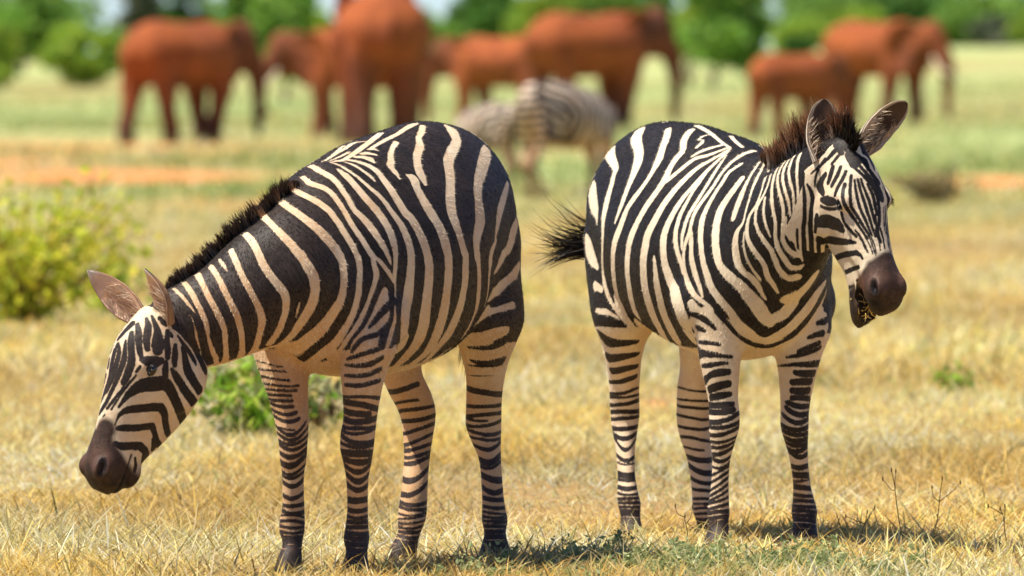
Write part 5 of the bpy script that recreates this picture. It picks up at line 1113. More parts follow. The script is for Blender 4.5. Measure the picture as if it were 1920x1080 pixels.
def soil_mask(x, y):
    m = np.zeros(np.shape(x))
    for cx, cy, rx, ry, w in SOIL: m = np.maximum(m, w * np.exp(-((x - cx) / rx) ** 2 - ((y - cy) / ry) ** 2))
    return np.clip(m * (1.6 + .5 * patch(x, y, 3, 2.2, .6)) + .18 * np.clip(patch(x, y, 8, .5, .12) - .3, 0, 1), 0, 1)
def green_mask(x, y):
    g = smooth01((y - 72) / 70) * (.80 + .30 * patch(x, y, 5, .35, .06)) + .16 * np.clip(patch(x, y, 6, 1.3, .35), 0, 1) * smooth01((y - 36) / 20)
    g = g + .85 * np.exp(-((x - .58) / .55) ** 2 - ((y - 29.9) / .8) ** 2) * np.clip(.65 + .6 * patch(x, y, 9, 9, 6), 0, 1.2)
    return np.clip(g, 0, 1)

ys = np.concatenate([np.linspace(6, 28, 10), np.linspace(28.4, 60, 150), np.geomspace(60.5, 700, 260), np.geomspace(720, 9000, 30)])
gx = np.linspace(-1, 1, 181)
GY, GXn = np.meshgrid(ys, gx, indexing='ij')
GX = GXn * (GY * .10 + 3) * (1 + 9 * np.abs(GXn) ** 5)
GZ = land(GX, GY)
GZ = GZ - 60 * smooth01((GY - 1500) / 7000)
V = np.stack([GX, GY, GZ], -1).reshape(-1, 3)
nr, nc = GX.shape
i = np.arange(nr - 1)[:, None] * nc; j = np.arange(nc - 1)[None]
me = new_mesh('ground', V, np.stack([i + j, i + j + 1, i + nc + j + 1, i + nc + j], -1).reshape(-1, 4))
fattr(me, 'soil', soil_mask(V[:, 0], V[:, 1])); fattr(me, 'green', green_mask(V[:, 0], V[:, 1]))
mg, nt, b = material('ground', .95, .1)
co = objco(nt)
n1 = noise(nt, 9, 5, .65, co); n2 = noise(nt, 55, 4, .7, co); n3 = noise(nt, .7, 4, .6, co)
dry = mixc(nt, ramp(nt, n1.outputs[0], .3, .7), (.30, .20, .075), (.46, .34, .14))
dry = mixc(nt, ramp(nt, n2.outputs[0], .42, .68), dry, (.13, .08, .035))
grn = mixc(nt, ramp(nt, n3.outputs[0], .35, .65), (.29, .35, .125), (.42, .45, .20))
c = mixc(nt, attr(nt, 'green').outputs['Fac'], dry, grn)
sl = mixc(nt, ramp(nt, n1.outputs[0], .3, .75), (.50, .17, .050), (.66, .29, .11))
c = mixc(nt, mathn(nt, 'MULTIPLY', attr(nt, 'soil').outputs['Fac'], .92), c, sl)
nt.links.new(c, b.inputs['Base Color'])
bmp = nd(nt, 'ShaderNodeBump'); bmp.inputs['Strength'].default_value = .6; bmp.inputs['Distance'].default_value = .02
nt.links.new(n2.outputs[0], bmp.inputs['Height']); nt.links.new(bmp.outputs[0], b.inputs['Normal'])
tag(link('ground', me, mg), kind='structure')

# ------------------------------------------------------------------ grass
def leaf_material(name, trans=.3, rough=.6):
    m, nt, b = material(name, rough, .25)
    a = attr(nt, 'hue')
    nt.links.new(a.outputs['Color'], b.inputs['Base Color'])
    t = nd(nt, 'ShaderNodeBsdfTranslucent'); nt.links.new(a.outputs['Color'], t.inputs['Color'])
    mx = nd(nt, 'ShaderNodeMixShader'); mx.inputs[0].default_value = trans
    nt.links.new(b.outputs[0], mx.inputs[1]); nt.links.new(t.outputs[0], mx.inputs[2])
    nt.links.new(mx.outputs[0], nt.nodes['Material Output'].inputs[0])
    return m
MAT_GRASS = leaf_material('dry_grass', .44)
MAT_LEAF = leaf_material('leaf', .42, .5)
STRAW = np.array([(.86, .73, .37), (.82, .64, .20), (.68, .46, .11), (.90, .83, .56), (.85, .70, .27), (.42, .26, .09)])
GREEN = np.array([(.23, .30, .085), (.33, .38, .15), (.17, .24, .075), (.40, .44, .17)])

def grass(name, x, y, L, w, lean, rr, sx=1.0, tall=None, pal=None, hue_jit=.16):
    n = len(x)
    az = rr.uniform(0, 2 * np.pi, n)
    ln = np.clip(rr.normal(lean, .28, n), 0, 1.45)
    d = np.stack([np.cos(az) * np.sin(ln), np.sin(az) * np.sin(ln), np.cos(ln)], -1)
    base = np.stack([x, y, land(x, y) - .005], -1)
    bend = np.stack([np.cos(az), np.sin(az), -.6 + 0 * az], -1) * rr.uniform(.0, .55, n)[:, None]
    sa = rr.uniform(0, 2 * np.pi, n)
    side = np.stack([np.cos(sa), np.sin(sa) * .6, 0 * sa], -1); side /= np.linalg.norm(side, axis=1, keepdims=True)
    ts = [0, .4, .75, 1.0]; P = []
    for t in ts:
        c = base + d * (L * t)[:, None] + bend * (L * t * t)[:, None]
        ww = (w * (1 - .85 * t))[:, None]
        if t < 1: P += [c - side * ww, c + side * ww]
        else: P += [c]
    V = np.stack(P, 1).reshape(-1, 3)
    V[:, 2] = np.maximum(V[:, 2], .003)
    b = np.arange(n)[:, None] * 7
    Q = np.concatenate([b + np.array([0, 1, 3, 2]), b + np.array([2, 3, 5, 4])]); T = b + np.array([4, 5, 6])
    k = rr.choice(6, n, p=[.30, .24, .12, .12, .16, .06])
    col_ = STRAW[k]
    # drifts of warmer, paler and greener grass
    wv = patch(x, y, 21, 3.0, 1.6)[:, None]; pv = patch(x, y, 22, 1.1, .5)[:, None]
    col_ = col_ * (1 + .24 * np.clip(pv, -1, 1)) * np.array([1 + 0 * wv, 1 - .12 * np.clip(wv, -1, 1), 1 - .36 * np.clip(wv, -1, 1)])[:, :, 0].T
    g = green_mask(x, y); isg = rr.uniform(0, 1, n) < g * .9 + .05
    gc = GREEN[rr.integers(0, 4, n)]
    if pal is not None: gc = np.clip(gc * pal, 0, .8)
    col_ = np.where(isg[:, None], gc, col_)
    s = soil_mask(x, y); col_ = col_ * (1 - .5 * s[:, None]) + np.array([.42, .17, .06]) * .5 * s[:, None]
    col_ = np.clip(col_ * rr.uniform(1 - hue_jit * 2, 1 + hue_jit, (n, 1)), .01, .9)
    cc = np.repeat(col_, 7, 0)
    root = np.tile(np.array([.80, .80, .92, .92, 1, 1, 1.05]), n)[:, None]      # each blade is darker towards its foot
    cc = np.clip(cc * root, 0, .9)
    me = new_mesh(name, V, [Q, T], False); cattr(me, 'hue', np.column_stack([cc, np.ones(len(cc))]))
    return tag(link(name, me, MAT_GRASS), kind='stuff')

def field(n, y0, y1, half, rr, clump=.35, power=1.0, nclump=None, crad=.08):
    y = y0 + (y1 - y0) * rr.uniform(0, 1, n) ** power
    x = rr.uniform(-1, 1, n) * half(y)
    k = int(n * clump); m = max(1, k // 26) if nclump is None else nclump
    c = rr.integers(0, n - k, m)
    pick = rr.integers(0, m, k)
    x[-k:] = x[c][pick] + rr.normal(0, 1, k) * crad * y[c][pick] / 30; y[-k:] = y[c][pick] + rr.normal(0, 1, k) * crad * y[c][pick] / 30
    return x, y

rr = np.random.default_rng(31)
half = lambda y: .0505 * y * 1.22 + .12
x, y = field(170000, 27.6, 47, half, rr, .5, 1.35, None, .06)
keep = soil_mask(x, y) < rr.uniform(.35, 1.2, len(x)); x, y = x[keep], y[keep]
L = rr.gamma(4.5, .0118, len(x)) * (1 + .35 * patch(x, y, 40, 2.4, 1.4)); L = np.clip(L, .02, .20)
grass('dry_grass', x, y, L, rr.uniform(.0016, .0048, len(x)), .80, rr, hue_jit=.27)
x, y = field(95000, 47, 110, half, rr, .5, 1.25, None, .10)
keep = soil_mask(x, y) < rr.uniform(.1, .75, len(x)); x, y = x[keep], y[keep]
L = np.clip(rr.gamma(5.0, .016, len(x)) * (1 + .4 * patch(x, y, 41, .9, .5)), .03, .30)
grass('dry_grass', x, y, L, rr.uniform(.004, .009, len(x)), .6, rr, pal=np.array([1.15, 1.17, 1.10]))
x, y = field(70000, 110, 420, half, rr, .5, 1.4, None, .16)
keep = soil_mask(x, y) < rr.uniform(.05, .6, len(x)); x, y = x[keep], y[keep]
L = np.clip(rr.gamma(5.0, .024, len(x)) * (1 + .5 * patch(x, y, 42, .35, .12)), .05, .5)
grass('green_grass', x, y, L, rr.uniform(.012, .03, len(x)), .5, rr, pal=np.array([1.15, 1.17, 1.10]))

# thinner cover on the plain to either side of the view
for y0, y1, n_, lg, wd in ((27.6, 60, 60000, .016, .004), (60, 160, 40000, .026, .012), (160, 420, 30000, .034, .03)):
    y = y0 + (y1 - y0) * rr.uniform(0, 1, n_) ** 1.3; h_ = half(y)
    x = np.where(rr.uniform(size=n_) < .5, -1, 1) * (h_ + rr.uniform(0, 1, n_) ** 1.5 * h_ * 3.5)
    grass('dry_grass', x, y, np.clip(rr.gamma(5.0, lg * .8, n_), .03, .4), rr.uniform(.5, 1.2, n_) * wd, .6, rr, pal=np.array([1.15, 1.17, 1.10]))

# the low grey-green herb growing through the grass in front
def leaves(cen, d, size, width, rr):
    """pointed leaves folded along the midrib"""
    n = len(cen)
    s = np.cross(d, rr.normal(size=(n, 3))); s /= np.linalg.norm(s, axis=1, keepdims=True) + 1e-9
    u = np.cross(s, d)
    L = size[:, None]; W = (size * width)[:, None]
    P = [cen, cen + d * L * .45 + s * W + u * W * .35, cen + d * L, cen + d * L * .45 - s * W + u * W * .35, cen + d * L * .5]
    V = np.stack(P, 1).reshape(-1, 3); b = np.arange(n)[:, None] * 5
    T = np.concatenate([b + np.array(q) for q in ([0, 1, 4], [1, 2, 4], [2, 3, 4], [3, 0, 4])])
    return V, T
def rnd_dirs(n, rr, upb=.3):
    d = rr.normal(size=(n, 3)); d[:, 2] += upb; return d / np.linalg.norm(d, axis=1, keepdims=True)

def plant(name, x, y, R, Hh, nleaf, lsize, pal, label, cat, nst=9, stem_col=(.20, .13, .06), group=None, rr=None, lw=.28, shape=.5, wobble=.35, trunk_r=.006):
    """stems rising from one foot, each carrying leaf clusters; parts: stems, foliage"""
    rr = rr or np.random.default_rng(int(abs(x * 71 + y * 13)) + 3)
    z0 = float(land(x, y))
    root = empty(name, (x, y, z0)); tag(root, label, cat, group)
    tips, SV, SQ, off = [], [], [], 0
    for k in range(nst):
        a = rr.uniform(0, 6.28); sp = R * math.sqrt(rr.uniform(.02, 1)) * .95; hh = Hh * rr.uniform(.45, 1.0) * (1 - .35 * (sp / R) ** 2)
        p = np.array([[0, 0, -.02], [sp * .35 * math.cos(a), sp * .35 * math.sin(a), hh * .45], [sp * math.cos(a), sp * math.sin(a), hh]])
        p[1:, :2] += rr.normal(0, R * .06, (2, 2))
        rad = trunk_r * np.array([1.2, .8, .35])
        v, q, t = tube(p, (0.3, 1, .1), rad, rad, n=6, m=3)
        SV.append(v); SQ += [q + off, t + off]; off += len(v)
        tips.append(resample(p, 6))
    me = new_mesh('stems', np.vstack(SV), SQ); ms, _, bs = material('stem', .8, .2); bs.inputs['Base Color'].default_value = (*stem_col, 1)
    st = link('stems', me, ms, root)
    per = nleaf // nst; cen = []
    for tp in tips:
        t = rr.beta(1.6, 1.0, per); q = tp[(t * (len(tp) - 1)).astype(int)]
        cen.append(q + rr.normal(0, R * wobble * .5, (per, 3)) * np.array([1, 1, .8]))
    cen = np.vstack(cen); cen[:, 2] = np.abs(cen[:, 2]) + .01
    n = len(cen); d = rnd_dirs(n, rr, .25)
    v, t = leaves(cen, d, lsize * rr.uniform(.5, 1.3, n), lw, rr)
    pal = np.array(pal); c = pal[rr.integers(0, len(pal), n)] * rr.uniform(.7, 1.2, (n, 1))
    me = new_mesh('foliage', v, t, False); cattr(me, 'hue', np.column_stack([np.repeat(c, 5, 0), np.ones(n * 5)]))
    link('foliage', me, MAT_LEAF, root)
    return root

YG = [(.66, .66, .05), (.52, .60, .045), (.72, .62, .08), (.40, .50, .045)]
BG = [(.28, .46, .035), (.17, .34, .025), (.40, .50, .07), (.50, .58, .20), (.55, .54, .30)]
OL = [(.16, .14, .05), (.22, .18, .07), (.26, .18, .08), (.10, .10, .04)]
HG = [(.33, .39, .16), (.44, .47, .22), (.26, .33, .13)]
plant('leafy_weed', -1.02, 40.6, .36, .42, 760, .075, BG, 'bright green broad-leaved weed behind the forelegs of the head-down zebra', 'plant', 14, rr=np.random.default_rng(2))
plant('dry_weed', -.80, 41.2, .17, .26, 150, .05, OL + [(.25, .25, .06)], 'small brown withering weed right of the bright green weed', 'plant', 9, rr=np.random.default_rng(3))
plant('yellow_shrub', -2.84, 58.5, .80, .98, 1700, .078, YG, 'yellow-green shrub at the left edge behind the lowered zebra head', 'shrub', 30, rr=np.random.default_rng(4), trunk_r=.010, wobble=.26)
plant('yellow_shrub', -2.36, 60.0, .30, .42, 420, .065, YG + BG[:2], 'low yellow-green bush just right of the big shrub at the left edge', 'shrub', 12, rr=np.random.default_rng(5), trunk_r=.009)
plant('olive_bush', 4.45, 107, .46, .36, 420, .09, OL, 'low dark olive bush beside the bare red earth on the right', 'shrub', 12, rr=np.random.default_rng(6), trunk_r=.012)
plant('green_herb', 2.03, 46.0, .16, .12, 160, .04, BG[:3], 'small fresh green herb in the dry grass right of the upright zebra', 'plant', 9, rr=np.random.default_rng(7))
plant('green_herb', -1.8, 86, .42, .40, 260, .08, BG[:3] + YG, 'pale green herb standing left of the head-down zebra back', 'plant', 9, rr=np.random.default_rng(8))
hr = np.random.default_rng(77)
for k in range(46):
    hx = .60 + hr.normal(0, .36); hy = 29.85 + hr.normal(0, .5)
    o = plant('grey_herb', hx, hy, hr.uniform(.04, .09), hr.uniform(.035, .085), 70, .020, HG, 'low grey-green herb among the straw in front of the two near zebras', 'plant', 6,
              rr=np.random.default_rng(100 + k), group='grey-green herbs in the foreground grass', trunk_r=.0018, stem_col=(.25, .24, .12))

# dead stalks standing out of the grass
def stalk(x, y, h, lean, seed, label, dark=(.12, .075, .04)):
    r = np.random.default_rng(seed); root = empty('dead_stalk', (x, y, 0)); tag(root, label, 'dry stalk', 'dead stalks in the grass')
    SV, SQ, off = [], [], 0
    p = np.array([[0, 0, -.01], [lean * .3, .01, h * .4], [lean * .8, 0, h * .8], [lean * 1.0, 0, h]]) + r.normal(0, .004, (4, 3))
    ps = [(p, .0019)]
    for k in range(2):
        q = resample(p, 5)[r.integers(8, 14)]; e = q + np.array([r.normal(0, .035), r.normal(0, .02), r.uniform(.02, .06)])
        ps.append((np.array([q, (q + e) / 2 + r.normal(0, .005, 3), e]), .0016))
    for q, rad in ps:
        v, f, t = tube(q, (0, 1, .1), np.full(len(q), rad) * np.linspace(1, .5, len(q)), np.full(len(q), rad) * np.linspace(1, .5, len(q)), n=5, m=3)
        SV.append(v); SQ += [f + off, t + off]; off += len(v)
    ms, _, bs = material('dead_stem', .85, .1); bs.inputs['Base Color'].default_value = (*dark, 1)
    link('stem', new_mesh('stem', np.vstack(SV), SQ), ms, root)
    for q, rad in ps:
        v, f, t = ball(q[-1], (.0022, .0022, .008), None, 8, 6); link('seed_head', new_mesh('seed_head', v, [f, t]), ms, root)
for k, (x_, y_, h_, l_, lab) in enumerate([
        (1.21, 31.3, .24, -.04, 'tallest dark dead stalk, hooked at its tip, right of the upright zebra forefoot'),
        (1.31, 31.6, .20, .035, 'dark dead stalk leaning right, just right of the tallest stalk'),
        (1.07, 31.2, .11, .02, 'short dark dead stalk left of the tallest stalk'),
        (1.52, 31.0, .13, -.03, 'short dead stalk at the right edge of the zebra shadow'),
        (.53, 31.0, .12, .0, 'dead stalk standing between the hind legs of the upright zebra'),
        (-.70, 30.6, .07, .03, 'small dead stalk between the feet of the head-down zebra')]):
    stalk(x_, y_, h_, l_, 50 + k, lab)
# bits of straw hanging from the chewing mouth
o, a, n, l = head_frame(ZEBRA['B']['head']); hs = ZEBRA['B']['hs']
rm = np.random.default_rng(9); k = 46
roots = np.array([o + a * hs * rm.uniform(.47, .56) + l * rm.uniform(-.036, .036) + n * rm.uniform(-.135, -.09) for _ in range(k)])
dirs = rm.normal(0, .6, (k, 3)) + a * .5 - n * .2 + np.cross(a, n) * rm.normal(0, .5, k)[:, None]; dirs /= np.linalg.norm(dirs, axis=1, keepdims=True)
mv, mf, mc = strands(roots, dirs, rm.uniform(.015, .045, k), .0018, rm.normal(0, .2, (k, 3)), np.tile([.62, .42, .10], (k, 1)), np.tile([.70, .55, .22], (k, 1)), seed=2)
me = new_mesh('straw_wisp', mv, mf, False); cattr(me, 'hue', mc)
ob = link('straw_wisp', me, MAT_HAIR); ob.location = ZEBRA['B']['loc']; ob.rotation_euler = (0, 0, math.radians(ZEBRA['B']['rot']))
tag(ob, 'wisp of yellow straw held in the chewing mouth of the upright zebra', 'straw')

# ------------------------------------------------------------------ the two far zebras
def copy_thing(root):
    c = root.copy(); col.objects.link(c)
    for ch in root.children:
        if ch.name.startswith(('coat_hair', 'eyelashes', 'ear_hair')): continue            # too small to see from here
        d = ch.copy(); col.objects.link(d); d.parent = c
    return c
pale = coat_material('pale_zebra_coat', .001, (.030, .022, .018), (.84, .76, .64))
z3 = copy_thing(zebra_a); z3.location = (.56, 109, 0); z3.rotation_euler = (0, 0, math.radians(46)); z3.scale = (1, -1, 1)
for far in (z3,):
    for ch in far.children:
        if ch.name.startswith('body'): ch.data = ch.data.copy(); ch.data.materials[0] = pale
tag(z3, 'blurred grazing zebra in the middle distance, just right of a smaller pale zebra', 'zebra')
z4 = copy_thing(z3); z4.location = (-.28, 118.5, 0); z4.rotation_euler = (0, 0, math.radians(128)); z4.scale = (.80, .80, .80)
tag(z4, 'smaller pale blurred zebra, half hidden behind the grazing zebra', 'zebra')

# ------------------------------------------------------------------ elephants
def elephant_material():
    m, nt, b = material('red_dusted_hide', .85, .15)
    co = objco(nt)
    n1 = noise(nt, 2.2, 5, .6, co); n2 = noise(nt, 14, 4, .65, co)
    c = mixc(nt, ramp(nt, n1.outputs[0], .35, .7), (.37, .098, .027), (.23, .058, .021))
    c = mixc(nt, ramp(nt, n2.outputs[0], .45, .75), c, (.14, .045, .024))
    mud_shade = attr(nt, 'mud_shade').outputs['Fac']
    c = mixc(nt, mud_shade, c, (.085, .042, .030))
    nt.links.new(c, b.inputs['Base Color'])
    bmp = nd(nt, 'ShaderNodeBump'); bmp.inputs['Strength'].default_value = .5; bmp.inputs['Distance'].default_value = .03
    nt.links.new(n2.outputs[0], bmp.inputs['Height']); nt.links.new(bmp.outputs[0], b.inputs['Normal'])
    return m
MAT_ELE = elephant_material()
mt_, _, bt_ = material('tusk', .4, .4); bt_.inputs['Base Color'].default_value = (.62, .50, .33, 1)

def elephant(x, y, h, heading, label, trunk='ground', head_yaw=0.0, head_drop=0.0, stride=.06, tusks=True, seed=0, width=1.0, mud_shade=.3):
    r = np.random.default_rng(seed)
    root = empty('elephant', (x, y, float(land(x, y)) - .02), heading); tag(root, label, 'elephant', 'elephants')
    P = []
    X = np.array([-.66, -.62, -.52, -.36, -.15, .08, .28, .42, .50])
    top = np.array([.74, .86, .955, 1.0, .985, .975, 1.0, .965, .90]); bot = np.array([.68, .60, .53, .47, .445, .45, .475, .52, .60])
    hw = np.array([.06, .15, .22, .265, .285, .28, .25, .20, .13]) * width
    P.append(tube(np.column_stack([X, 0 * X, (top + bot) / 2]), (0, 0, 1), hw, (top - bot) / 2, n=28, m=5, etop=.22, fixed=(np.array([0, 1., 0]), np.array([0, 0, 1.]))))
    cy_, sy_ = math.cos(math.radians(head_yaw)), math.sin(math.radians(head_yaw))
    def hd(px, py, pz): return np.array([.46 + (px - .46) * cy_ - py * sy_, (px - .46) * sy_ + py * cy_, pz - head_drop])
    P.append(tube([(.36, 0, .76), hd(.52, 0, .80 + head_drop * .5), hd(.62, 0, .83)], (0, 0, 1), [.17, .15, .14], [.18, .19, .17], n=22, m=5))
    ax = np.array([hd(1, 0, 0) - hd(0, 0, 0), hd(0, 1, 0) - hd(0, 0, 0), [0, 0, 1.0]])
    P.append(ball(hd(.65, 0, .845), (.16, .135, .165), ax)); P.append(ball(hd(.71, 0, .74), (.13, .10, .15), ax)); P.append(ball(hd(.655, 0, .965), (.10, .10, .06), ax))
    P.append(ball(hd(.63, 0, .64), (.11, .06, .06), ax))
    if trunk == 'ground': T = [(.74, .74), (.815, .60), (.84, .44), (.845, .28), (.83, .14), (.86, .05)]
    elif trunk == 'curl': T = [(.74, .74), (.84, .62), (.89, .48), (.90, .34), (.85, .24), (.77, .22)]
    else: T = [(.74, .74), (.81, .60), (.82, .45), (.80, .32), (.76, .22), (.74, .16)]
    tr = np.array([.105, .085, .068, .054, .044, .034])
    P.append(tube([hd(a_, 0, b_ + (head_drop if b_ < .3 else head_drop * .3)) for a_, b_ in T], (1, 0, .2), tr, tr, n=16, m=6))
    legs = [(.30, .155, stride), (.30, -.155, -stride), (-.44, .15, -stride), (-.44, -.15, stride)]
    for lx, ly, st in legs:
        fx = lx + st
        P.append(tube([(lx, ly * .85, .64), (lx + .2 * st + .01, ly, .48), (lx + .5 * st, ly, .30), (fx - .005, ly, .14), (fx, ly, .05), (fx + .012, ly, .0)], None,
                      np.array([.118, .097, .075, .069, .077, .088]) * width, np.array([.148, .111, .082, .074, .084, .095]), n=18, m=5, fixed=(np.array([0, 1., 0]), np.array([1., 0, 0]))))
    P.append(tube([(-.63, 0, .82), (-.69, .01, .74), (-.70, .02, .58), (-.69, .03, .42)], (1, 0, .3), [.035, .024, .016, .011], [.035, .024, .016, .011], n=10, m=5))
    P = [(v * h, q, t) for v, q, t in P]
    V, Q = fuse(P, .026 * h, 4)
    V = relax(V, Q, 4, np.ones(len(V)))
    V = V + normals(V, Q) * (.006 * h * wob(V / h, 22, seed))[:, None] * .5
    # ears: big flaps, joined to the body skin
    Vs, Qs, off = [V], [Q], len(V)
    for s in (1, -1):
        u = np.linspace(0, 1, 12); w = np.linspace(0, 1, 14); U, W = np.meshgrid(u, w, indexing='ij')
        prof_t = np.interp(U, [0, .3, .7, 1], [.10, .16, .15, .05]); prof_b = np.interp(U, [0, .25, .55, .8, 1], [-.12, -.28, -.33, -.22, -.06])
        zz = prof_b + (prof_t - prof_b) * W
        ex = .585 - .30 * U; ey = s * (.125 + .12 * U + .025 * np.sin(U * 4 + W * 5)); ez = .845 + zz - .02 * U
        pts = np.stack([hd(a_, b_, c_) for a_, b_, c_ in zip(ex.ravel(), ey.ravel(), ez.ravel())]) * h
        dn = np.array([.35, s, 0]) * .010 * h
        A, B = pts + dn, pts - dn; kk = len(pts)
        i = np.arange(11)[:, None] * 14; j = np.arange(13)[None]
        q = np.stack([i + j, i + j + 1, i + 14 + j + 1, i + 14 + j], -1).reshape(-1, 4)
        rim = list(range(0, 14)) + [14 * a_ + 13 for a_ in range(1, 12)] + [11 * 14 + b_ for b_ in range(12, -1, -1)] + [14 * a_ for a_ in range(10, 0, -1)]
        e = np.array([(rim[a_], rim[(a_ + 1) % len(rim)], rim[(a_ + 1) % len(rim)] + kk, rim[a_] + kk) for a_ in range(len(rim))])
        Vs.append(np.vstack([A, B])); Qs += [q + off, q[:, ::-1] + kk + off, e + off]; off += 2 * kk
    VV = np.vstack(Vs)
    me = new_mesh('body', VV, np.vstack(Qs))
    fattr(me, 'mud_shade', np.clip(np.maximum((.66 - VV[:, 2] / h) * 1.7, .55 * sstep(VV[:, 0] / h, .34, .52)) + .18 * wob(VV / h, 9, seed + 2), 0, 1) * np.clip(2.3 * mud_shade, 0, .92))  # mud on the legs, plus painted-in shade on belly, flank and head
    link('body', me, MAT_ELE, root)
    if tusks:
        for s in (1, -1):
            p = np.array([hd(.72, s * .075, .66), hd(.79, s * .095, .57), hd(.87, s * .10, .515), hd(.93, s * .09, .51)]) * h
            v, q, t = tube(p, (0, 0, 1), np.array([.022, .020, .016, .006]) * h, np.array([.022, .020, .016, .006]) * h, n=10, m=4)
            link('tusk', new_mesh('tusk', v, [q, t]), mt_, root)
    for s in (1, -1):
        v, q, t = ball(hd(.735, s * .112, .84) * h, .014 * h, None, 10, 8); link('eye', new_mesh('eye', v, [q, t]), MAT_EYE, root)
    return root

def ex_(px, Y): return (px - 960) * Y / 19020.0
elephant(ex_(345, 197), 197, 2.42, 52, 'red-dusted elephant walking right at far left, standing apart from the group', 'ground', -14, .02, .10, tusks=False, seed=1, width=1.05, mud_shade=.55)
elephant(ex_(713, 190), 190, 2.92, 96, 'largest red elephant, seen from behind with a broad rump', 'ground', 0, .0, .03, tusks=False, seed=2, width=1.14, mud_shade=.6)
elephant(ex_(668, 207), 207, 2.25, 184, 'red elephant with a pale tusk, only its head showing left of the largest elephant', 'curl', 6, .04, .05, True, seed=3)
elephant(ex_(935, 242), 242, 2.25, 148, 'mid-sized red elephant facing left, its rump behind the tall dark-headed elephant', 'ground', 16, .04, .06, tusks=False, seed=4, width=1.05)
elephant(ex_(1108, 234), 234, 2.76, 40, 'tall red elephant facing right with a dark shaded head, behind the grazing zebra', 'ground', -22, -.03, .07, tusks=False, seed=5, mud_shade=.62, width=1.08)
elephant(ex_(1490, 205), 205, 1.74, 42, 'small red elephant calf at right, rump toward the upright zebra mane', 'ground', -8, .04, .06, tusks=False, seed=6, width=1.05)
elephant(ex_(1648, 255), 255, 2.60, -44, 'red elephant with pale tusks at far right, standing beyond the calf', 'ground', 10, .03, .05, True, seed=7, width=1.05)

# ------------------------------------------------------------------ trees and bushes
mb_, ntb, bb_ = material('bark', .9, .1)
cb = mixc(ntb, ramp(ntb, noise(ntb, 9, 4, .6, objco(ntb)).outputs[0], .3, .7), (.16, .11, .075), (.28, .21, .15)); ntb.links.new(cb, bb_.inputs['Base Color'])
def tree(name, x, y, R, Hh, n, pal, label, seed, trunk_h=.25, lsize=.30, cat='tree', group='trees and bushes along the far edge of the plain', lobes=11, squash=.75):
    r = np.random.default_rng(seed); z0 = float(land(x, y))
    root = empty(name, (x, y, z0 - .05)); tag(root, label, cat, group)
    th = Hh * trunk_h
    SV, SQ, off = [], [], 0
    cz = th + (Hh - th) * .5; rz_ = (Hh - th) * .5
    C = []
    for k in range(lobes):
        a = r.uniform(0, 6.28); q = math.sqrt(r.uniform(.05, 1)); zz = r.uniform(-.85, .9)
        sc = math.sqrt(max(.1, 1 - zz * zz * .75))
        C.append((q * R * .78 * sc * math.cos(a), q * R * .78 * sc * math.sin(a), cz + zz * rz_ * .82, R * r.uniform(.22, .42)))
    C = np.array(C)
    br = max(.05, Hh * .022)
    def add(p, rad):
        nonlocal off
        v, q, t = tube(p, (1, .2, 0), rad, rad, n=8, m=4); SV.append(v); SQ.extend([q + off, t + off]); off += len(v)
    add(np.array([[0, 0, -.1], [.02 * R, 0, th * .5], [.05 * R, .03 * R, th], [.02 * R, 0, cz]]), np.array([1.4, 1.05, .85, .35]) * br)
    for c in C[:8]:
        s = np.array([.03 * R, 0, th * r.uniform(.6, 1.0)]); add(np.array([s, (s + c[:3]) / 2 + r.normal(0, .05 * R, 3), c[:3]]), np.array([.55, .36, .14]) * br)
    link('trunk', new_mesh('trunk', np.vstack(SV), SQ), mb_, root)
    k = r.integers(0, lobes, n); d = rnd_dirs(n, r, 0.0); q = r.uniform(.35, 1.08, n) ** .6
    cen = C[k, :3] + d * (C[k, 3] * q)[:, None] * np.array([1, 1, squash])
    cen[:, 2] = np.maximum(cen[:, 2], .08)
    v, t = leaves(cen, rnd_dirs(n, r, .1), lsize * r.uniform(.5, 1.3, n), .42, r)
    pal = np.array(pal); lobe_tone = r.uniform(.75, 1.2, lobes)[k]
    c = pal[(r.integers(0, len(pal), n) + k) % len(pal)] * (r.uniform(.75, 1.2, n) * lobe_tone)[:, None]
    me = new_mesh('crown', v, t, False); cattr(me, 'hue', np.column_stack([np.repeat(c, 5, 0), np.ones(n * 5)]))
    link('crown', me, MAT_LEAF, root)
DK = [(0.085, 0.206, 0.037), (0.112, 0.263, 0.041), (0.066, 0.16, 0.037), (0.169, 0.319, 0.056)]
MD = [(0.174, 0.367, 0.044), (0.265, 0.449, 0.061), (0.143, 0.286, 0.052), (0.367, 0.53, 0.122)]
LT = [(0.34, 0.476, 0.051), (0.442, 0.544, 0.06), (0.272, 0.408, 0.051), (0.204, 0.34, 0.051)]
GY_ = [(0.195, 0.225, 0.135), (0.27, 0.285, 0.195), (0.15, 0.18, 0.105), (0.12, 0.165, 0.09)]
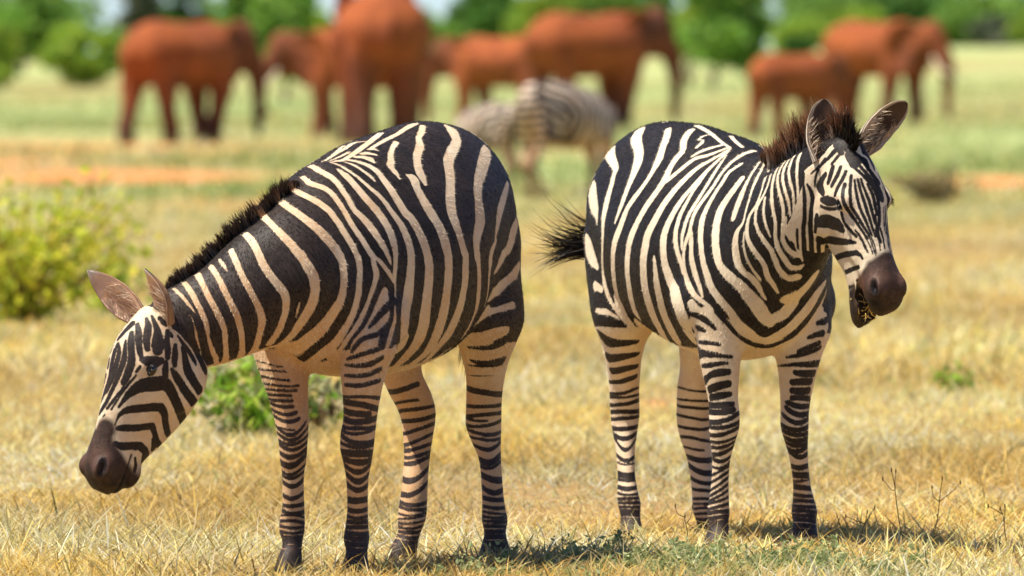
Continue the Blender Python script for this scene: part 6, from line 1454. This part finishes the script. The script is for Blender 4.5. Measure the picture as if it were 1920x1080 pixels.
# px centre, distance, half width px, top px, palette, label
TR = [(40, 470, 95, -45, MD, 'broad green tree filling the top left corner'),
      (150, 400, 78, 48, LT, 'bright yellow-green bush left of the lone elephant'),
      (-20, 380, 60, 40, LT, 'yellow-green bush cut by the left edge'),
      (255, 620, 50, -60, GY_, 'grey-green tree right of the left sky gap'),
      (345, 640, 75, -50, DK, 'dark tree above the lone elephant back'),
      (300, 430, 75, 45, MD, 'low green bush behind the lone elephant rump'),
      (455, 560, 60, -60, MD, 'green tree above the lone elephant head'),
      (535, 330, 70, -30, MD, 'tall green bush between the lone elephant and the largest elephant'),
      (590, 520, 42, 18, LT, 'light green bush behind the tusked elephant head'),
      (700, 700, 120, 14, MD, 'green bush hidden behind the largest elephant'),
      (850, 560, 62, 22, MD, 'green bush right of the largest elephant'),
      (915, 640, 80, -30, DK, 'dark tree above the left-facing elephant'),
      (1010, 600, 70, -20, LT, 'bright green tree above the paired elephants'),
      (1120, 650, 95, -50, MD, 'green tree behind the tall dark-headed elephant'),
      (1215, 680, 60, -40, DK, 'dark tree over the tall dark-headed elephant head'),
      (1335, 385, 98, -60, MD, 'big dark green bush right of the tall dark-headed elephant'),
      (1290, 395, 52, 10, LT, 'green bush at the left flank of the big dark bush'),
      (1500, 560, 60, 38, LT, 'yellow-green bush right of the second sky gap'),
      (1497, 420, 30, 66, DK, 'small dark bush above the calf'),
      (1590, 600, 70, 20, LT, 'bright bush above the tusked elephant at right'),
      (1560, 700, 85, -2, MD, 'far green tree above the bright bush at right'),
      (1690, 690, 95, -25, DK, 'dark tree above the right tusked elephant head'),
      (1800, 620, 62, 22, MD, 'green bush right of the right tusked elephant'),
      (1860, 600, 42, 34, GY_, 'grey leafless-looking bush near the right edge'),
      (1800, 720, 75, -22, MD, 'taller green tree near the top right corner'),
      (1925, 610, 70, -20, MD, 'green tree cut by the right edge'),
      (1960, 560, 70, 10, LT, 'bright bush beyond the right edge'),
      (-120, 520, 110, -60, DK, 'dark tree beyond the left edge')]
for k, (px, Y, hwp, topy, pal, lab) in enumerate(TR):
    x_ = ex_(px, Y); z_ = float(land(x_, Y)); R = hwp * Y / 19020.0
    Hh = 1.49 - (topy - 121) * Y / 19020.0 - z_
    big = Hh > 3.6
    tree('broadleaf_tree' if big else 'bush', x_, Y, R, max(Hh, 1.0), int(2200 + 260 * R * R), pal, lab, 300 + k, .16 if big else .06, .42 if big else .34,
         'tree' if big else 'bush', lobes=16 if big else 12)
# the woodland beyond reads as one green mass
r = np.random.default_rng(91); n = 60000
tx = np.where(r.uniform(size=n) < .45, r.uniform(-75, 75, n), r.uniform(-330, 330, n)); keep = (np.abs(tx - ex_(182, 900)) > 1.7) & (np.abs(tx - ex_(1456, 900)) > 1.2); tx = tx[keep]; n = len(tx)
ty = r.uniform(860, 960, n); gap = patch(tx, ty * 0, 55, .25, 1)
hgt = np.clip(5.2 + 1.5 * gap + .8 * patch(tx, ty, 56, .9, .05), 1.2, 9)
hgt = np.where((np.abs(tx - ex_(620, 900)) < 1.6) | (np.abs(tx - ex_(828, 900)) < 2.2), np.minimum(hgt, 3.4), hgt)
cen = np.stack([tx, ty, land(tx, ty) + hgt * r.uniform(0, 1, n) ** .8], -1)
v, t = leaves(cen, rnd_dirs(n, r, .1), r.uniform(.4, 1.1, n), .45, r)
pal = np.array(MD + DK + [(.14, .2, .07)]); tone = 1 + .3 * patch(tx, ty, 57, .5, .05)
c = pal[r.integers(0, len(pal), n)] * (tone * r.uniform(.8, 1.2, n))[:, None]
me = new_mesh('far_woodland', v, t, False); cattr(me, 'hue', np.column_stack([np.repeat(np.clip(c, .01, .6), 5, 0), np.ones(n * 5)]))
tag(link('far_woodland', me, MAT_LEAF), 'far green woodland closing off the plain behind all the trees', 'woodland', None, 'stuff')
